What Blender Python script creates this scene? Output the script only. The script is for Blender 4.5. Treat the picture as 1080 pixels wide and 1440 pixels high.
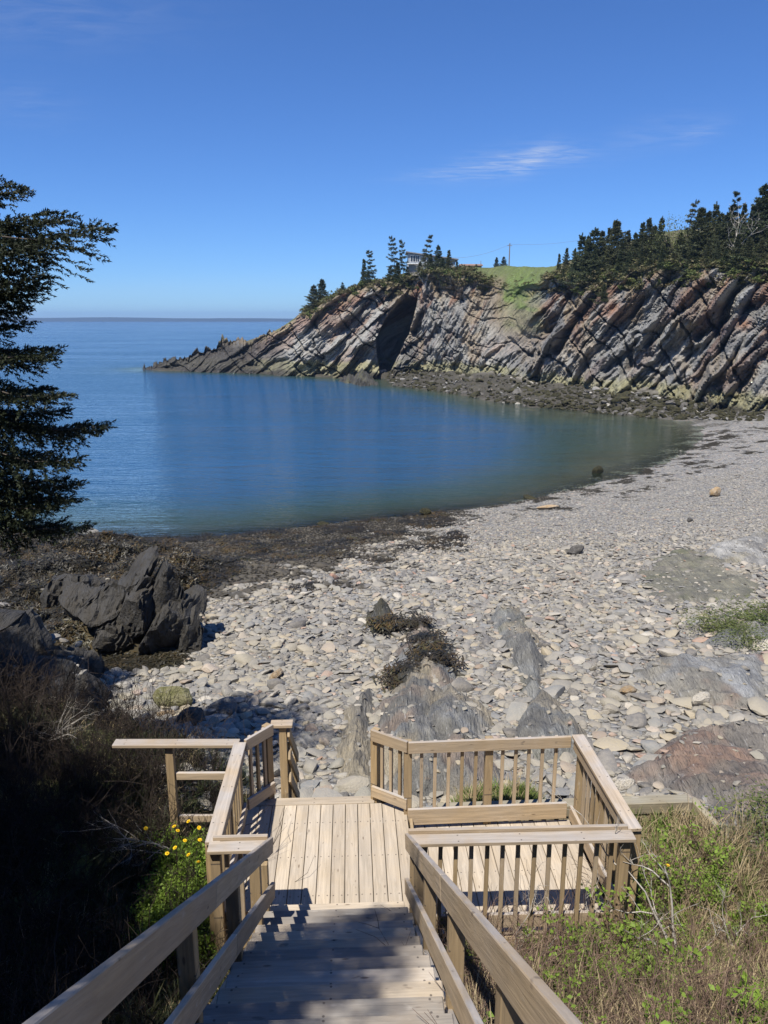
import bpy, math, random
import numpy as np
from mathutils import Vector, Matrix, Euler
for o in list(bpy.data.objects): bpy.data.objects.remove(o)
scene = bpy.context.scene
COL = scene.collection
R = math.radians
random.seed(7); RNG = np.random.default_rng(7)

# ------------------------------------------------------------------ camera
CAM_Z = 5.6; PITCH = R(14.0); FPX = 1085.0
cam = bpy.data.cameras.new('camera'); cam_o = bpy.data.objects.new('camera', cam); COL.objects.link(cam_o)
cam_o.location = (0, 0, CAM_Z); cam_o.rotation_euler = (R(90) - PITCH, 0, 0)
cam.sensor_fit = 'VERTICAL'; cam.sensor_height = 24.0; cam.lens = 24.0 * FPX / 1440.0
cam.clip_start = 0.05; cam.clip_end = 30000
scene.camera = cam_o
scene.render.resolution_x = 768; scene.render.resolution_y = 1024

# ------------------------------------------------------------------ sun, sky, exposure
SUN_TRAVEL = Vector((0.27, 0.47, -0.98)).normalized()      # read from the rail's shadow on the landing
SUN_EL = math.asin(-SUN_TRAVEL.z); SUN_AZ = math.atan2(-SUN_TRAVEL.x, -SUN_TRAVEL.y)
sun = bpy.data.lights.new('sun', 'SUN'); sun.energy = 4.9; sun.angle = R(0.53); sun.color = (1.0, 0.95, 0.87)
sun_o = bpy.data.objects.new('sun', sun); COL.objects.link(sun_o)
sun_o.rotation_euler = SUN_TRAVEL.to_track_quat('-Z', 'Y').to_euler()
sun_o.location = (-8, -15, 40)
world = bpy.data.worlds.new('World'); scene.world = world; world.use_nodes = True
wn = world.node_tree.nodes; wl = world.node_tree.links; wn.clear()
def build_world():
    out = wn.new('ShaderNodeOutputWorld'); bg = wn.new('ShaderNodeBackground'); bg.inputs[1].default_value = 0.071
    sky = wn.new('ShaderNodeTexSky'); sky.sky_type = 'NISHITA'; sky.sun_disc = False
    sky.sun_elevation = SUN_EL; sky.sun_rotation = SUN_AZ
    sky.air_density = 1.0; sky.dust_density = 0.0; sky.ozone_density = 6.0; sky.altitude = 1200
    # thin cirrus: streaky noise on a sheet far overhead, gathered round a few places
    tc = wn.new('ShaderNodeTexCoord'); sep = wn.new('ShaderNodeSeparateXYZ'); wl.new(tc.outputs['Generated'], sep.inputs[0])
    def math_(op, a, b=None, c=None):
        n = wn.new('ShaderNodeMath'); n.operation = op
        for i, q in enumerate((a, b, c)):
            if q is None: continue
            if isinstance(q, (int, float)): n.inputs[i].default_value = q
            else: wl.new(q, n.inputs[i])
        return n.outputs[0]
    zz = math_('MAXIMUM', sep.outputs[2], 0.02)
    px = math_('DIVIDE', sep.outputs[0], zz); py = math_('DIVIDE', sep.outputs[1], zz)
    comb = wn.new('ShaderNodeCombineXYZ'); wl.new(px, comb.inputs[0]); wl.new(py, comb.inputs[1])
    mp = wn.new('ShaderNodeMapping'); mp.inputs['Rotation'].default_value = (0, 0, R(24)); mp.inputs['Scale'].default_value = (1.8, 4.2, 1)
    wl.new(comb.outputs[0], mp.inputs[0])
    no = wn.new('ShaderNodeTexNoise'); no.inputs['Scale'].default_value = 2.2; no.inputs['Detail'].default_value = 9; no.inputs['Distortion'].default_value = 0.7
    no.inputs['Roughness'].default_value = 0.62
    wl.new(mp.outputs[0], no.inputs['Vector'])
    streak = wn.new('ShaderNodeMapRange'); streak.inputs[1].default_value = 0.36; streak.inputs[2].default_value = 0.82
    wl.new(no.outputs[0], streak.inputs[0])
    total = None
    for (u, v, ru, rv, ang, amp) in ((705, 230, 62, 15, 8, 0.50), (752, 222, 24, 11, 28, .75), (800, 218, 22, 9, 0, .35), (905, 192, 60, 18, 14, 0.14), (985, 186, 26, 10, 15, 0.26),
                                     (620, 244, 60, 7, 4, 0.20), (60, 20, 140, 30, 6, 0.14), (30, 145, 60, 22, 0, 0.10), (230, 405, 190, 12, 3, 0.10)):
        az = (u - 540) / FPX; b = (720 - v) / FPX
        d = Vector((az, math.cos(PITCH) + b * math.sin(PITCH), -math.sin(PITCH) + b * math.cos(PITCH))).normalized()
        ex = Vector((d.y, -d.x, 0)).normalized(); ez = ex.cross(d)
        ca, sa = math.cos(R(ang)), math.sin(R(ang)); e1 = ex * ca + ez * sa; e2 = ez * ca - ex * sa
        def dot_(vec):
            n = wn.new('ShaderNodeVectorMath'); n.operation = 'DOT_PRODUCT'; wl.new(tc.outputs['Generated'], n.inputs[0]); n.inputs[1].default_value = vec
            return n.outputs['Value']
        a = math_('DIVIDE', dot_(e1), ru / FPX); bb = math_('DIVIDE', dot_(e2), rv / FPX)
        r2 = math_('ADD', math_('MULTIPLY', a, a), math_('MULTIPLY', bb, bb))
        g = math_('MULTIPLY', math_('EXPONENT', math_('MULTIPLY', r2, -1.0)), amp)
        g = math_('MULTIPLY', g, math_('GREATER_THAN', dot_(d), 0.5))
        total = g if total is None else math_('ADD', total, g)
    fac = math_('MULTIPLY', total, streak.outputs[0])
    tint = wn.new('ShaderNodeMixRGB'); tint.blend_type = 'MULTIPLY'; tint.inputs[0].default_value = 1; tint.inputs[2].default_value = (.64, .92, 1.33, 1); wl.new(sky.outputs[0], tint.inputs[1])
    mix = wn.new('ShaderNodeMixRGB'); mix.inputs[2].default_value = (7.0, 7.4, 8.0, 1)
    wl.new(fac, mix.inputs[0]); wl.new(tint.outputs[0], mix.inputs[1]); wl.new(mix.outputs[0], bg.inputs[0]); wl.new(bg.outputs[0], out.inputs[0])
build_world()
vs = scene.view_settings; vs.view_transform = 'Standard'; vs.look = 'None'; vs.gamma = 1.0; vs.exposure = 0.56; vs.use_curve_mapping = False
scene.render.engine = 'CYCLES'
scene.cycles.max_bounces = 6; scene.cycles.diffuse_bounces = 3; scene.cycles.glossy_bounces = 3; scene.cycles.transparent_max_bounces = 12; scene.cycles.volume_bounces = 0
# ------------------------------------------------------------------ helpers
def ray(u, v):
    a = (np.asarray(u, float) - 540) / FPX; b = (720 - np.asarray(v, float)) / FPX
    return np.stack(np.broadcast_arrays(a, math.cos(PITCH) + b * math.sin(PITCH), -math.sin(PITCH) + b * math.cos(PITCH)), -1)
def on_z(u, v, z):
    d = ray(u, v); return np.array([0, 0, CAM_Z]) + d * ((z - CAM_Z) / d[..., 2])[..., None]
def on_y(u, v, y):
    d = ray(u, v); return np.array([0, 0, CAM_Z]) + d * (y / d[..., 1])[..., None]
def project(P):
    P = np.asarray(P, float); q = P - np.array([0, 0, CAM_Z])
    zc = q[..., 1] * math.cos(PITCH) - q[..., 2] * math.sin(PITCH); yc = q[..., 1] * math.sin(PITCH) + q[..., 2] * math.cos(PITCH)
    zc = np.where(np.abs(zc) < 1e-3, 1e-3, zc)
    return 540 + FPX * q[..., 0] / zc, 720 - FPX * yc / zc, zc
def sstep(a, b, x):
    t = np.clip((x - a) / (b - a), 0, 1); return t * t * (3 - 2 * t)
def _h(ix, iy, iz, seed):
    n = (ix.astype(np.int64) * 374761393 + iy.astype(np.int64) * 668265263 + iz.astype(np.int64) * 2147483647 + seed * 974634777) & 0xffffffff
    n = ((n ^ (n >> 13)) * 1274126177) & 0xffffffff
    n = ((n ^ (n >> 15)) * 2246822519) & 0xffffffff
    return ((n ^ (n >> 16)) & 0xffffff) / float(0xffffff)
def noise(x, y, z=0.0, seed=0):
    x, y, z = np.broadcast_arrays(np.asarray(x, float), np.asarray(y, float), np.asarray(z, float))
    ix, iy, iz = np.floor(x), np.floor(y), np.floor(z); fx, fy, fz = x - ix, y - iy, z - iz
    fx = fx * fx * (3 - 2 * fx); fy = fy * fy * (3 - 2 * fy); fz = fz * fz * (3 - 2 * fz)
    flat = not np.any(iz) and not np.any(fz)
    def layer(dz):
        a = _h(ix, iy, iz + dz, seed); b = _h(ix + 1, iy, iz + dz, seed); c = _h(ix, iy + 1, iz + dz, seed); d = _h(ix + 1, iy + 1, iz + dz, seed)
        return (a * (1 - fx) + b * fx) * (1 - fy) + (c * (1 - fx) + d * fx) * fy
    l0 = layer(0)
    return l0 if flat else l0 * (1 - fz) + layer(1) * fz
def fbm(x, y, z=0.0, oct=4, seed=0, gain=0.5):
    s = 0; a = 1.0; t = 0
    for i in range(oct):
        s = s + a * noise(np.asarray(x) * 2 ** i, np.asarray(y) * 2 ** i, np.asarray(z) * 2 ** i, seed + i * 17); t += a; a *= gain
    return s / t                                            # 0..1
def seg_dist(px, py, poly, closed=False):
    px = np.asarray(px, float); py = np.asarray(py, float); best = np.full(px.shape, 1e9)
    n = len(poly); rng = range(n if closed else n - 1)
    for i in rng:
        ax, ay = poly[i][:2]; bx, by = poly[(i + 1) % n][:2]; dx, dy = bx - ax, by - ay; L = dx * dx + dy * dy + 1e-12
        t = np.clip(((px - ax) * dx + (py - ay) * dy) / L, 0, 1)
        best = np.minimum(best, np.hypot(px - ax - t * dx, py - ay - t * dy))
    return best
def inside(px, py, poly):
    px = np.asarray(px, float); py = np.asarray(py, float); r = np.zeros(px.shape, bool); n = len(poly)
    for i in range(n):
        ax, ay = poly[i][:2]; bx, by = poly[(i + 1) % n][:2]
        c = ((ay > py) != (by > py)); r ^= c & (px < (bx - ax) * (py - ay) / ((by - ay) if by != ay else 1e-9) + ax)
    return r
def sdist(px, py, poly):                                      # positive inside
    d = seg_dist(px, py, poly, True); return np.where(inside(px, py, poly), d, -d)
def tag(o, label=None, cat=None, group=None, kind=None):
    if label: o['label'] = label
    if cat: o['category'] = cat
    if group: o['group'] = group
    if kind: o['kind'] = kind
    return o
def raw_mesh(name, V, Fc, smooth=True, col=None, mats=()):
    V = np.asarray(V, np.float32); me = bpy.data.meshes.new(name)
    if isinstance(Fc, np.ndarray):
        nf, k = Fc.shape
        me.vertices.add(len(V)); me.vertices.foreach_set('co', V.ravel())
        me.loops.add(nf * k); me.polygons.add(nf)
        me.loops.foreach_set('vertex_index', Fc.astype(np.int32).ravel())
        me.polygons.foreach_set('loop_start', np.arange(0, nf * k, k, dtype=np.int32))
        me.update(calc_edges=True)
    else:
        me.from_pydata([tuple(map(float, v)) for v in V], [], Fc); me.update()
    me.polygons.foreach_set('use_smooth', np.full(len(me.polygons), bool(smooth)))
    if col is not None:
        ca = me.color_attributes.new('Col', 'FLOAT_COLOR', 'POINT')
        c4 = np.ones((len(V), 4), np.float32); c4[:, :3] = col; ca.data.foreach_set('color', c4.ravel())
    for m in mats: me.materials.append(m)
    return me
def empty(name, loc=(0, 0, 0), rz=0.0, parent=None):
    o = bpy.data.objects.new(name, None); COL.objects.link(o); o.location = loc; o.rotation_euler = (0, 0, rz); o.empty_display_size = 0.2
    if parent: o.parent = parent
    return o
def obj(name, me, parent=None, loc=(0, 0, 0), rot=(0, 0, 0), scale=(1, 1, 1)):
    o = bpy.data.objects.new(name, me); COL.objects.link(o); o.location = loc; o.rotation_euler = rot; o.scale = scale
    if parent: o.parent = parent
    return o
def grid_faces(nr, nc):
    i = np.arange(nr - 1)[:, None] * nc + np.arange(nc - 1)[None, :]
    return np.stack([i, i + 1, i + nc + 1, i + nc], -1).reshape(-1, 4)
def tube(path, radii, n=6):
    """a tapered tube along a path: verts, quad faces"""
    path = [Vector(p) for p in path]; V = []; Fc = []
    for i, p in enumerate(path):
        t = (path[min(i + 1, len(path) - 1)] - path[max(i - 1, 0)]).normalized()
        a = t.cross(Vector((0.13, 0.37, 0.92)));
        if a.length < 1e-3: a = t.cross(Vector((1, 0, 0)))
        a.normalize(); b = t.cross(a)
        for k in range(n):
            th = 2 * math.pi * k / n; V.append(p + (a * math.cos(th) + b * math.sin(th)) * radii[i])
    for i in range(len(path) - 1):
        for k in range(n):
            Fc.append((i * n + k, i * n + (k + 1) % n, (i + 1) * n + (k + 1) % n, (i + 1) * n + k))
    return V, Fc
class MB:
    def __init__(s): s.V = []; s.F = []
    def add(s, V, Fc):
        o = len(s.V); s.V += [tuple(v) for v in V]; s.F += [tuple(i + o for i in f) for f in Fc]; return s
    def tube(s, path, radii, n=6): return s.add(*tube(path, radii, n))
    def box(s, x0, x1, y0, y1, z0, z1):
        return s.add([(x0, y0, z0), (x1, y0, z0), (x1, y1, z0), (x0, y1, z0), (x0, y0, z1), (x1, y0, z1), (x1, y1, z1), (x0, y1, z1)],
                     [(0, 3, 2, 1), (4, 5, 6, 7), (0, 1, 5, 4), (1, 2, 6, 5), (2, 3, 7, 6), (3, 0, 4, 7)])
    def mesh(s, name, mat=None, smooth=False): return raw_mesh(name, s.V, s.F, smooth, mats=[mat] if mat else [])
# --- materials
class NT:
    def __init__(s, name, disp=False):
        s.m = bpy.data.materials.new(name); s.m.use_nodes = True; s.t = s.m.node_tree; s.n = s.t.nodes; s.l = s.t.links
        s.b = s.n['Principled BSDF']; s.out = s.n['Material Output']
    def node(s, ty, **kw):
        n = s.n.new(ty)
        for k, v in kw.items(): setattr(n, k, v)
        return n
    def link(s, a, b): s.l.new(a, b); return s
    def val(s, inp, q):
        if isinstance(q, bpy.types.NodeSocket): s.l.new(q, inp)
        else: inp.default_value = q
    def math(s, op, a, b=None, c=None):
        n = s.n.new('ShaderNodeMath'); n.operation = op
        for i, q in enumerate((a, b, c)):
            if q is not None: s.val(n.inputs[i], q)
        return n.outputs[0]
    def mix(s, fac, a, b, mode='MIX'):
        n = s.n.new('ShaderNodeMixRGB'); n.blend_type = mode; s.val(n.inputs[0], fac)
        for i, q in ((1, a), (2, b)):
            s.val(n.inputs[i], q if isinstance(q, bpy.types.NodeSocket) else (tuple(q) + (1,))[:4])
        return n.outputs[0]
    def ramp(s, fac, stops, interp='LINEAR'):
        n = s.n.new('ShaderNodeValToRGB'); cr = n.color_ramp; cr.interpolation = interp
        while len(cr.elements) < len(stops): cr.elements.new(0.5)
        for e, (p, c) in zip(cr.elements, stops): e.position = p; e.color = (tuple(c) + (1,))[:4] if not isinstance(c, (int, float)) else (c, c, c, 1)
        s.val(n.inputs[0], fac); return n.outputs[0]
    def maprange(s, x, a, b, c=0.0, d=1.0):
        n = s.n.new('ShaderNodeMapRange'); n.interpolation_type = 'SMOOTHSTEP'; s.val(n.inputs[0], x)
        for i, q in enumerate((a, b, c, d)): s.val(n.inputs[i + 1], q)
        return n.outputs[0]
    def noise(s, vec, scale, detail=4, rough=0.55, dist=0.0):
        n = s.n.new('ShaderNodeTexNoise'); s.val(n.inputs['Scale'], scale); n.inputs['Detail'].default_value = detail
        n.inputs['Roughness'].default_value = rough; n.inputs['Distortion'].default_value = dist
        if vec is not None: s.l.new(vec, n.inputs['Vector'])
        return n.outputs[0]
    def voronoi(s, vec, scale, feature='F1', out='Distance'):
        n = s.n.new('ShaderNodeTexVoronoi'); n.feature = feature; n.inputs['Scale'].default_value = scale
        if vec is not None: s.l.new(vec, n.inputs['Vector'])
        return n.outputs[out]
    def mapping(s, vec, scale=(1, 1, 1), rot=(0, 0, 0), loc=(0, 0, 0)):
        n = s.n.new('ShaderNodeMapping'); n.inputs['Scale'].default_value = scale; n.inputs['Rotation'].default_value = rot
        s.val(n.inputs['Location'], loc); s.l.new(vec, n.inputs[0]); return n.outputs[0]
    def pos(s): return s.n.new('ShaderNodeNewGeometry').outputs['Position']
    def objco(s): return s.n.new('ShaderNodeTexCoord').outputs['Object']
    def rand(s): return s.n.new('ShaderNodeObjectInfo').outputs['Random']
    def sep(s, v):
        n = s.n.new('ShaderNodeSeparateXYZ'); s.l.new(v, n.inputs[0]); return n.outputs
    def col(s, name='Col'): 
        n = s.n.new('ShaderNodeAttribute'); n.attribute_name = name; return n.outputs['Color']
    def bump(s, h, dist, strength=1.0, prev=None):
        n = s.n.new('ShaderNodeBump'); n.inputs['Distance'].default_value = dist; n.inputs['Strength'].default_value = strength
        s.l.new(h, n.inputs['Height'])
        if prev is not None: s.l.new(prev, n.inputs['Normal'])
        return n.outputs[0]
    def done(s, color=None, rough=0.8, normal=None, spec=0.3):
        if color is not None: s.val(s.b.inputs['Base Color'], color if isinstance(color, bpy.types.NodeSocket) else (tuple(color) + (1,))[:4])
        s.val(s.b.inputs['Roughness'], rough); s.b.inputs['Specular IOR Level'].default_value = spec
        if normal is not None: s.l.new(normal, s.b.inputs['Normal'])
        return s.m
def scatter(name, pts, rots, scales, idx, protos, parent=None):
    """one object that carries a great many small look-alikes (geometry nodes): kind = stuff"""
    n = len(pts); me = bpy.data.meshes.new(name); me.vertices.add(n); me.vertices.foreach_set('co', np.asarray(pts, np.float32).ravel())
    for nm, arr in (('rot', rots), ('scl', scales)):
        a = me.attributes.new(nm, 'FLOAT_VECTOR', 'POINT'); a.data.foreach_set('vector', np.asarray(arr, np.float32).ravel())
    a = me.attributes.new('idx', 'INT', 'POINT'); a.data.foreach_set('value', np.asarray(idx, np.int32))
    pc = bpy.data.collections.new(name + '_shapes')
    for i, pm in enumerate(protos):
        po = bpy.data.objects.new('%s_shape_%02d' % (name, i), pm); pc.objects.link(po)
    ng = bpy.data.node_groups.new(name + '_scatter', 'GeometryNodeTree')
    ng.interface.new_socket('Geometry', in_out='INPUT', socket_type='NodeSocketGeometry'); ng.interface.new_socket('Geometry', in_out='OUTPUT', socket_type='NodeSocketGeometry')
    N = ng.nodes; L = ng.links; gi = N.new('NodeGroupInput'); go = N.new('NodeGroupOutput')
    m2p = N.new('GeometryNodeMeshToPoints'); iop = N.new('GeometryNodeInstanceOnPoints'); ci = N.new('GeometryNodeCollectionInfo')
    ci.inputs['Collection'].default_value = pc; ci.inputs['Separate Children'].default_value = True; ci.inputs['Reset Children'].default_value = True
    def attr(nm, ty):
        q = N.new('GeometryNodeInputNamedAttribute'); q.data_type = ty; q.inputs['Name'].default_value = nm; return q.outputs['Attribute']
    L.new(gi.outputs[0], m2p.inputs[0]); L.new(m2p.outputs[0], iop.inputs['Points']); L.new(ci.outputs[0], iop.inputs['Instance'])
    iop.inputs['Pick Instance'].default_value = True
    L.new(attr('idx', 'INT'), iop.inputs['Instance Index']); L.new(attr('scl', 'FLOAT_VECTOR'), iop.inputs['Scale'])
    e2r = N.new('FunctionNodeEulerToRotation'); L.new(attr('rot', 'FLOAT_VECTOR'), e2r.inputs[0]); L.new(e2r.outputs[0], iop.inputs['Rotation'])
    L.new(iop.outputs[0], go.inputs[0])
    o = obj(name, me, parent); md = o.modifiers.new('scatter', 'NODES'); md.node_group = ng
    o['kind'] = 'stuff'
    return o
# ------------------------------------------------------------------ ground shape
SEA = -4.9
SHPX = [(-150, 748), (0, 750), (110, 752), (250, 758), (330, 752), (400, 745), (480, 735), (600, 722), (720, 708), (800, 690), (900, 665), (960, 640), (985, 620),
        (988, 605), (965, 592), (910, 587), (830, 580), (730, 570), (650, 555), (600, 547), (560, 543), (545, 533), (500, 533), (430, 528), (340, 524), (220, 521)]
SHORE = [(-70.0, 33.0), (-40.0, 36.0)] + [tuple(on_z(u, v, SEA)[:2]) for u, v in SHPX]
SEA_POLY = SHORE + [(-52, 172), (-40, 178), (-15, 186), (20, 215), (120, 300), (200, 500), (-900, 500), (-900, 20), (-70, 20)]
STAIR_A = R(2.5)
CA, SA = math.cos(STAIR_A), math.sin(STAIR_A)
def to_local(x, y): return x * CA + y * SA, -x * SA + y * CA
def to_world(xl, yl): return xl * CA - yl * SA, xl * SA + yl * CA
KELP_POLY = [(-30, 30), (-20.5, 36.5), (-15, 36.8), (-10.5, 35.0), (-7.2, 31.5), (-5.6, 28), (-6.0, 25.5), (-6.2, 22.6), (-5.0, 19.6), (-5.0, 17.2), (-6.8, 16.6), (-10, 18.5), (-14, 20), (-30, 22)]
def ground(x, y):
    x = np.asarray(x, float); y = np.asarray(y, float)
    d = sdist(x, y, SEA_POLY); d = -d                          # land positive
    zb = SEA + np.where(d > 0, 0.122 * np.minimum(d, 31) + 0.02 * np.maximum(d - 31, 0), np.maximum(d * (0.11 + .24 * sstep(17, 3, x)), -7))
    beach_n = (fbm(x * 0.25, y * 0.25, seed=3) - 0.5) * 0.5 * sstep(0, 6, np.abs(d)) + (fbm(x * 1.1, y * 1.1, seed=5) - 0.5) * 0.12
    zb = zb + beach_n
    shelf = sstep(80, 100, y + 0.25 * x) * sstep(-3, 2, d)      # broken wrack-covered shelf at the foot of the far cliff
    zb = zb + shelf * ((fbm(x * 0.35, y * 0.35, seed=8, oct=5) - 0.45) * 1.7 + (fbm(x * 1.3, y * 1.3, seed=9) - 0.5) * 0.7)
    kd = sdist(x, y, KELP_POLY); km = sstep(-0.5, 2.0, kd)
    kn = fbm(x * 0.55, y * 0.75, seed=21, oct=3)
    zb = zb + km * (1.6 * np.maximum(kn - 0.36, 0) ** 1.0 + 0.35 * np.abs(fbm(x * 1.7, y * 1.7, seed=22, oct=3) - 0.5))
    # the bank that carries the stairs
    xl, yl = to_local(x, y)
    hb = np.maximum((6.05 - yl) * 0.642 - 0.5, -0.36)
    hb = np.where(yl < -1.2, 4.15 + (-1.2 - yl) * 0.06, hb)
    left = 0.30 * np.clip(-2.3 - xl, 0, 7) * sstep(-6, 4, yl)
    hb = hb + left + (fbm(x * 0.7, y * 0.7, seed=31) - 0.5) * 0.22 * sstep(0.1, 1.5, np.abs(xl + 0.2))
    edge_l = 1 - sstep(9.2, 13.8, yl + 0.15 * (xl + 3))
    edge_m = 1 - sstep(8.22, 8.6, yl)
    edge_r = 1 - sstep(7.4, 10.5, yl)
    m = np.where(xl < -1.5, edge_l * sstep(-1.2, -2.6, xl) + edge_m * (1 - sstep(-1.2, -2.6, xl)), edge_m)
    tr = sstep(3.9, 4.6, xl); m = m * (1 - tr) + edge_r * tr
    tm = sstep(1.0, 1.5, xl) * sstep(2.7, 2.2, xl); m = np.maximum(m, tm * (1 - sstep(8.6, 9.4, yl)))   # grassy hump behind the wing
    return zb * (1 - m) + hb * m
def drop_px(u, v, fn=None, z0=-2.0):
    fn = fn or ground; z = z0
    for i in range(60):
        p = on_z(u, v, min(z, CAM_Z - 0.3)); z = 0.5 * z + 0.5 * float(fn(p[0], p[1]))
    return np.array([p[0], p[1], z])

# ------------------------------------------------------------------ materials of the setting
STONES = [(0.0, (.07, .07, .072)), (.10, (.13, .13, .135)), (.22, (.205, .205, .20)), (.34, (.27, .255, .22)), (.45, (.185, .20, .215)), (.56, (.33, .30, .24)), (.66, (.235, .235, .21)), (.75, (.39, .335, .235)), (.82, (.165, .17, .175)), (.88, (.41, .39, .345)), (.93, (.29, .215, .155)), (.97, (.52, .50, .44)), (1.0, (.33, .17, .11))]
def wrack_mask(t, P):
    """dark weed and wet stones: low on the beach, reaching higher on the kelp-grown left"""
    x, y, z = t.sep(P)
    thr = t.maprange(x, 6.5, -5.0, -4.6, -2.95)
    n = t.noise(P, 0.55, 5, 0.65); n2 = t.noise(P, 2.4, 3)
    h = t.math('ADD', t.math('SUBTRACT', thr, z), t.math('MULTIPLY', t.math('SUBTRACT', n, 0.5), 4.6))
    h = t.math('ADD', h, t.math('MULTIPLY', t.math('SUBTRACT', n2, 0.5), 1.6))
    return t.maprange(h, 0.0, 0.35)
def mat_stone():
    t = NT('beach_stone'); P = t.pos(); O = t.objco(); r = t.rand()
    c = t.ramp(r, STONES, 'CONSTANT' if False else 'LINEAR')
    off = t.math('MULTIPLY', r, 57.0)
    comb = t.node('ShaderNodeCombineXYZ'); t.link(off, comb.inputs[0]); t.link(off, comb.inputs[1])
    O2 = t.mapping(O, (1, 1, 1), loc=comb.outputs[0])
    n = t.noise(O2, 2.2, 5, 0.65); band = t.noise(t.mapping(O2, (1, 1.5, 9)), 1.6, 3)
    c = t.mix(t.maprange(n, 0.3, 0.7, 0.0, 0.5), c, (.33, .30, .26)); c = t.mix(t.maprange(band, 0.5, 0.75, 0, 0.35), c, (.20, .20, .21))
    sp = t.noise(O2, 16, 2); c = t.mix(t.maprange(sp, 0.6, 0.75, 0, 0.3), c, (.5, .48, .45))
    gx_, gy_, gz_ = t.sep(P); c = t.mix(t.math('MULTIPLY', t.maprange(t.math('ADD', gy_, gx_), 34, 58, 0, .55), 1.0), c, t.mix(n, (.21, .21, .212), (.32, .315, .30)))
    c = t.mix(t.maprange(t.noise(P, .22, 3), .40, .62, 0, .30), c, t.mix(.5, c, (.36, .32, .235)))
    c = t.mix(t.math('MULTIPLY', wrack_mask(t, P), .86), c, t.mix(t.noise(P, 1.7), (.024, .023, .019), (.060, .050, .034)))
    c = t.mix(1.0, c, (.93, .91, .87), 'MULTIPLY')
    return t.done(c, 0.72, t.bump(t.noise(O2, 7, 5), 0.03, 0.6), 0.3)
def mat_ground():
    t = NT('ground'); P = t.pos(); base = t.col('Col'); peb = t.sep(t.col('peb'))[0]
    vr = t.voronoi(P, 6.5, 'F1', 'Color'); vd = t.voronoi(P, 6.5, 'DISTANCE_TO_EDGE', 'Distance')
    pc = t.ramp(t.sep(vr)[0], STONES); pc = t.mix(0.35, pc, base)
    pc = t.mix(t.maprange(vd, 0.0, 0.10, 0.75, 0.0), pc, (.06, .055, .05))
    n = t.noise(P, 1.3, 6, 0.65); n2 = t.noise(P, 7, 4, 0.6)
    c = t.mix(peb, t.mix(t.maprange(n, 0.3, 0.7, 0.0, 0.45), base, t.mix(0.6, base, (.05, .045, .03))), pc)
    c = t.mix(t.math('MULTIPLY', wrack_mask(t, P), peb), c, (.028, .024, .016))
    b1 = t.bump(t.math('MULTIPLY', vd, peb), 0.12, 0.9); b2 = t.bump(n2, 0.06, 0.6, b1)
    return t.done(c, 0.85, b2, 0.2)
def mat_rock(name='bedrock', strike=0.2, wrack=False, dark=1.0):
    t = NT(name); P = t.pos(); base = t.col('Col')
    S = t.mapping(P, (3.2, 0.45, 1.6), (0.35, 0.5, strike))
    n = t.noise(S, 1.5, 7, 0.62); n2 = t.noise(P, 3.0, 6, 0.7); n3 = t.noise(S, 6.0, 4, 0.6)
    c = t.mix(t.maprange(n, 0.32, 0.66, 0, 1), t.mix(0.55, base, (.075, .075, .075)), base)
    c = t.mix(t.maprange(n3, 0.58, 0.75, 0, 0.5 * dark), c, (.42, .42, .41)); c = t.mix(t.maprange(n2, 0.60, 0.75, 0, 0.45 * dark), c, (.33, .22, .14))
    c = t.mix(t.maprange(n3, 0.42, 0.30, 0, 0.5), c, (.07, .068, .065))
    b = t.bump(n, 0.12, 0.9); b = t.bump(n3, 0.05, 0.9, b); b = t.bump(n2, 0.05, 0.6, b)
    return t.done(c, 0.78, b, 0.3)
M_STONE = mat_stone(); M_GROUND = mat_ground(); M_ROCK = mat_rock(); M_ROCKL = mat_rock('bedrock_shore', -0.5, dark=.12)

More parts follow.
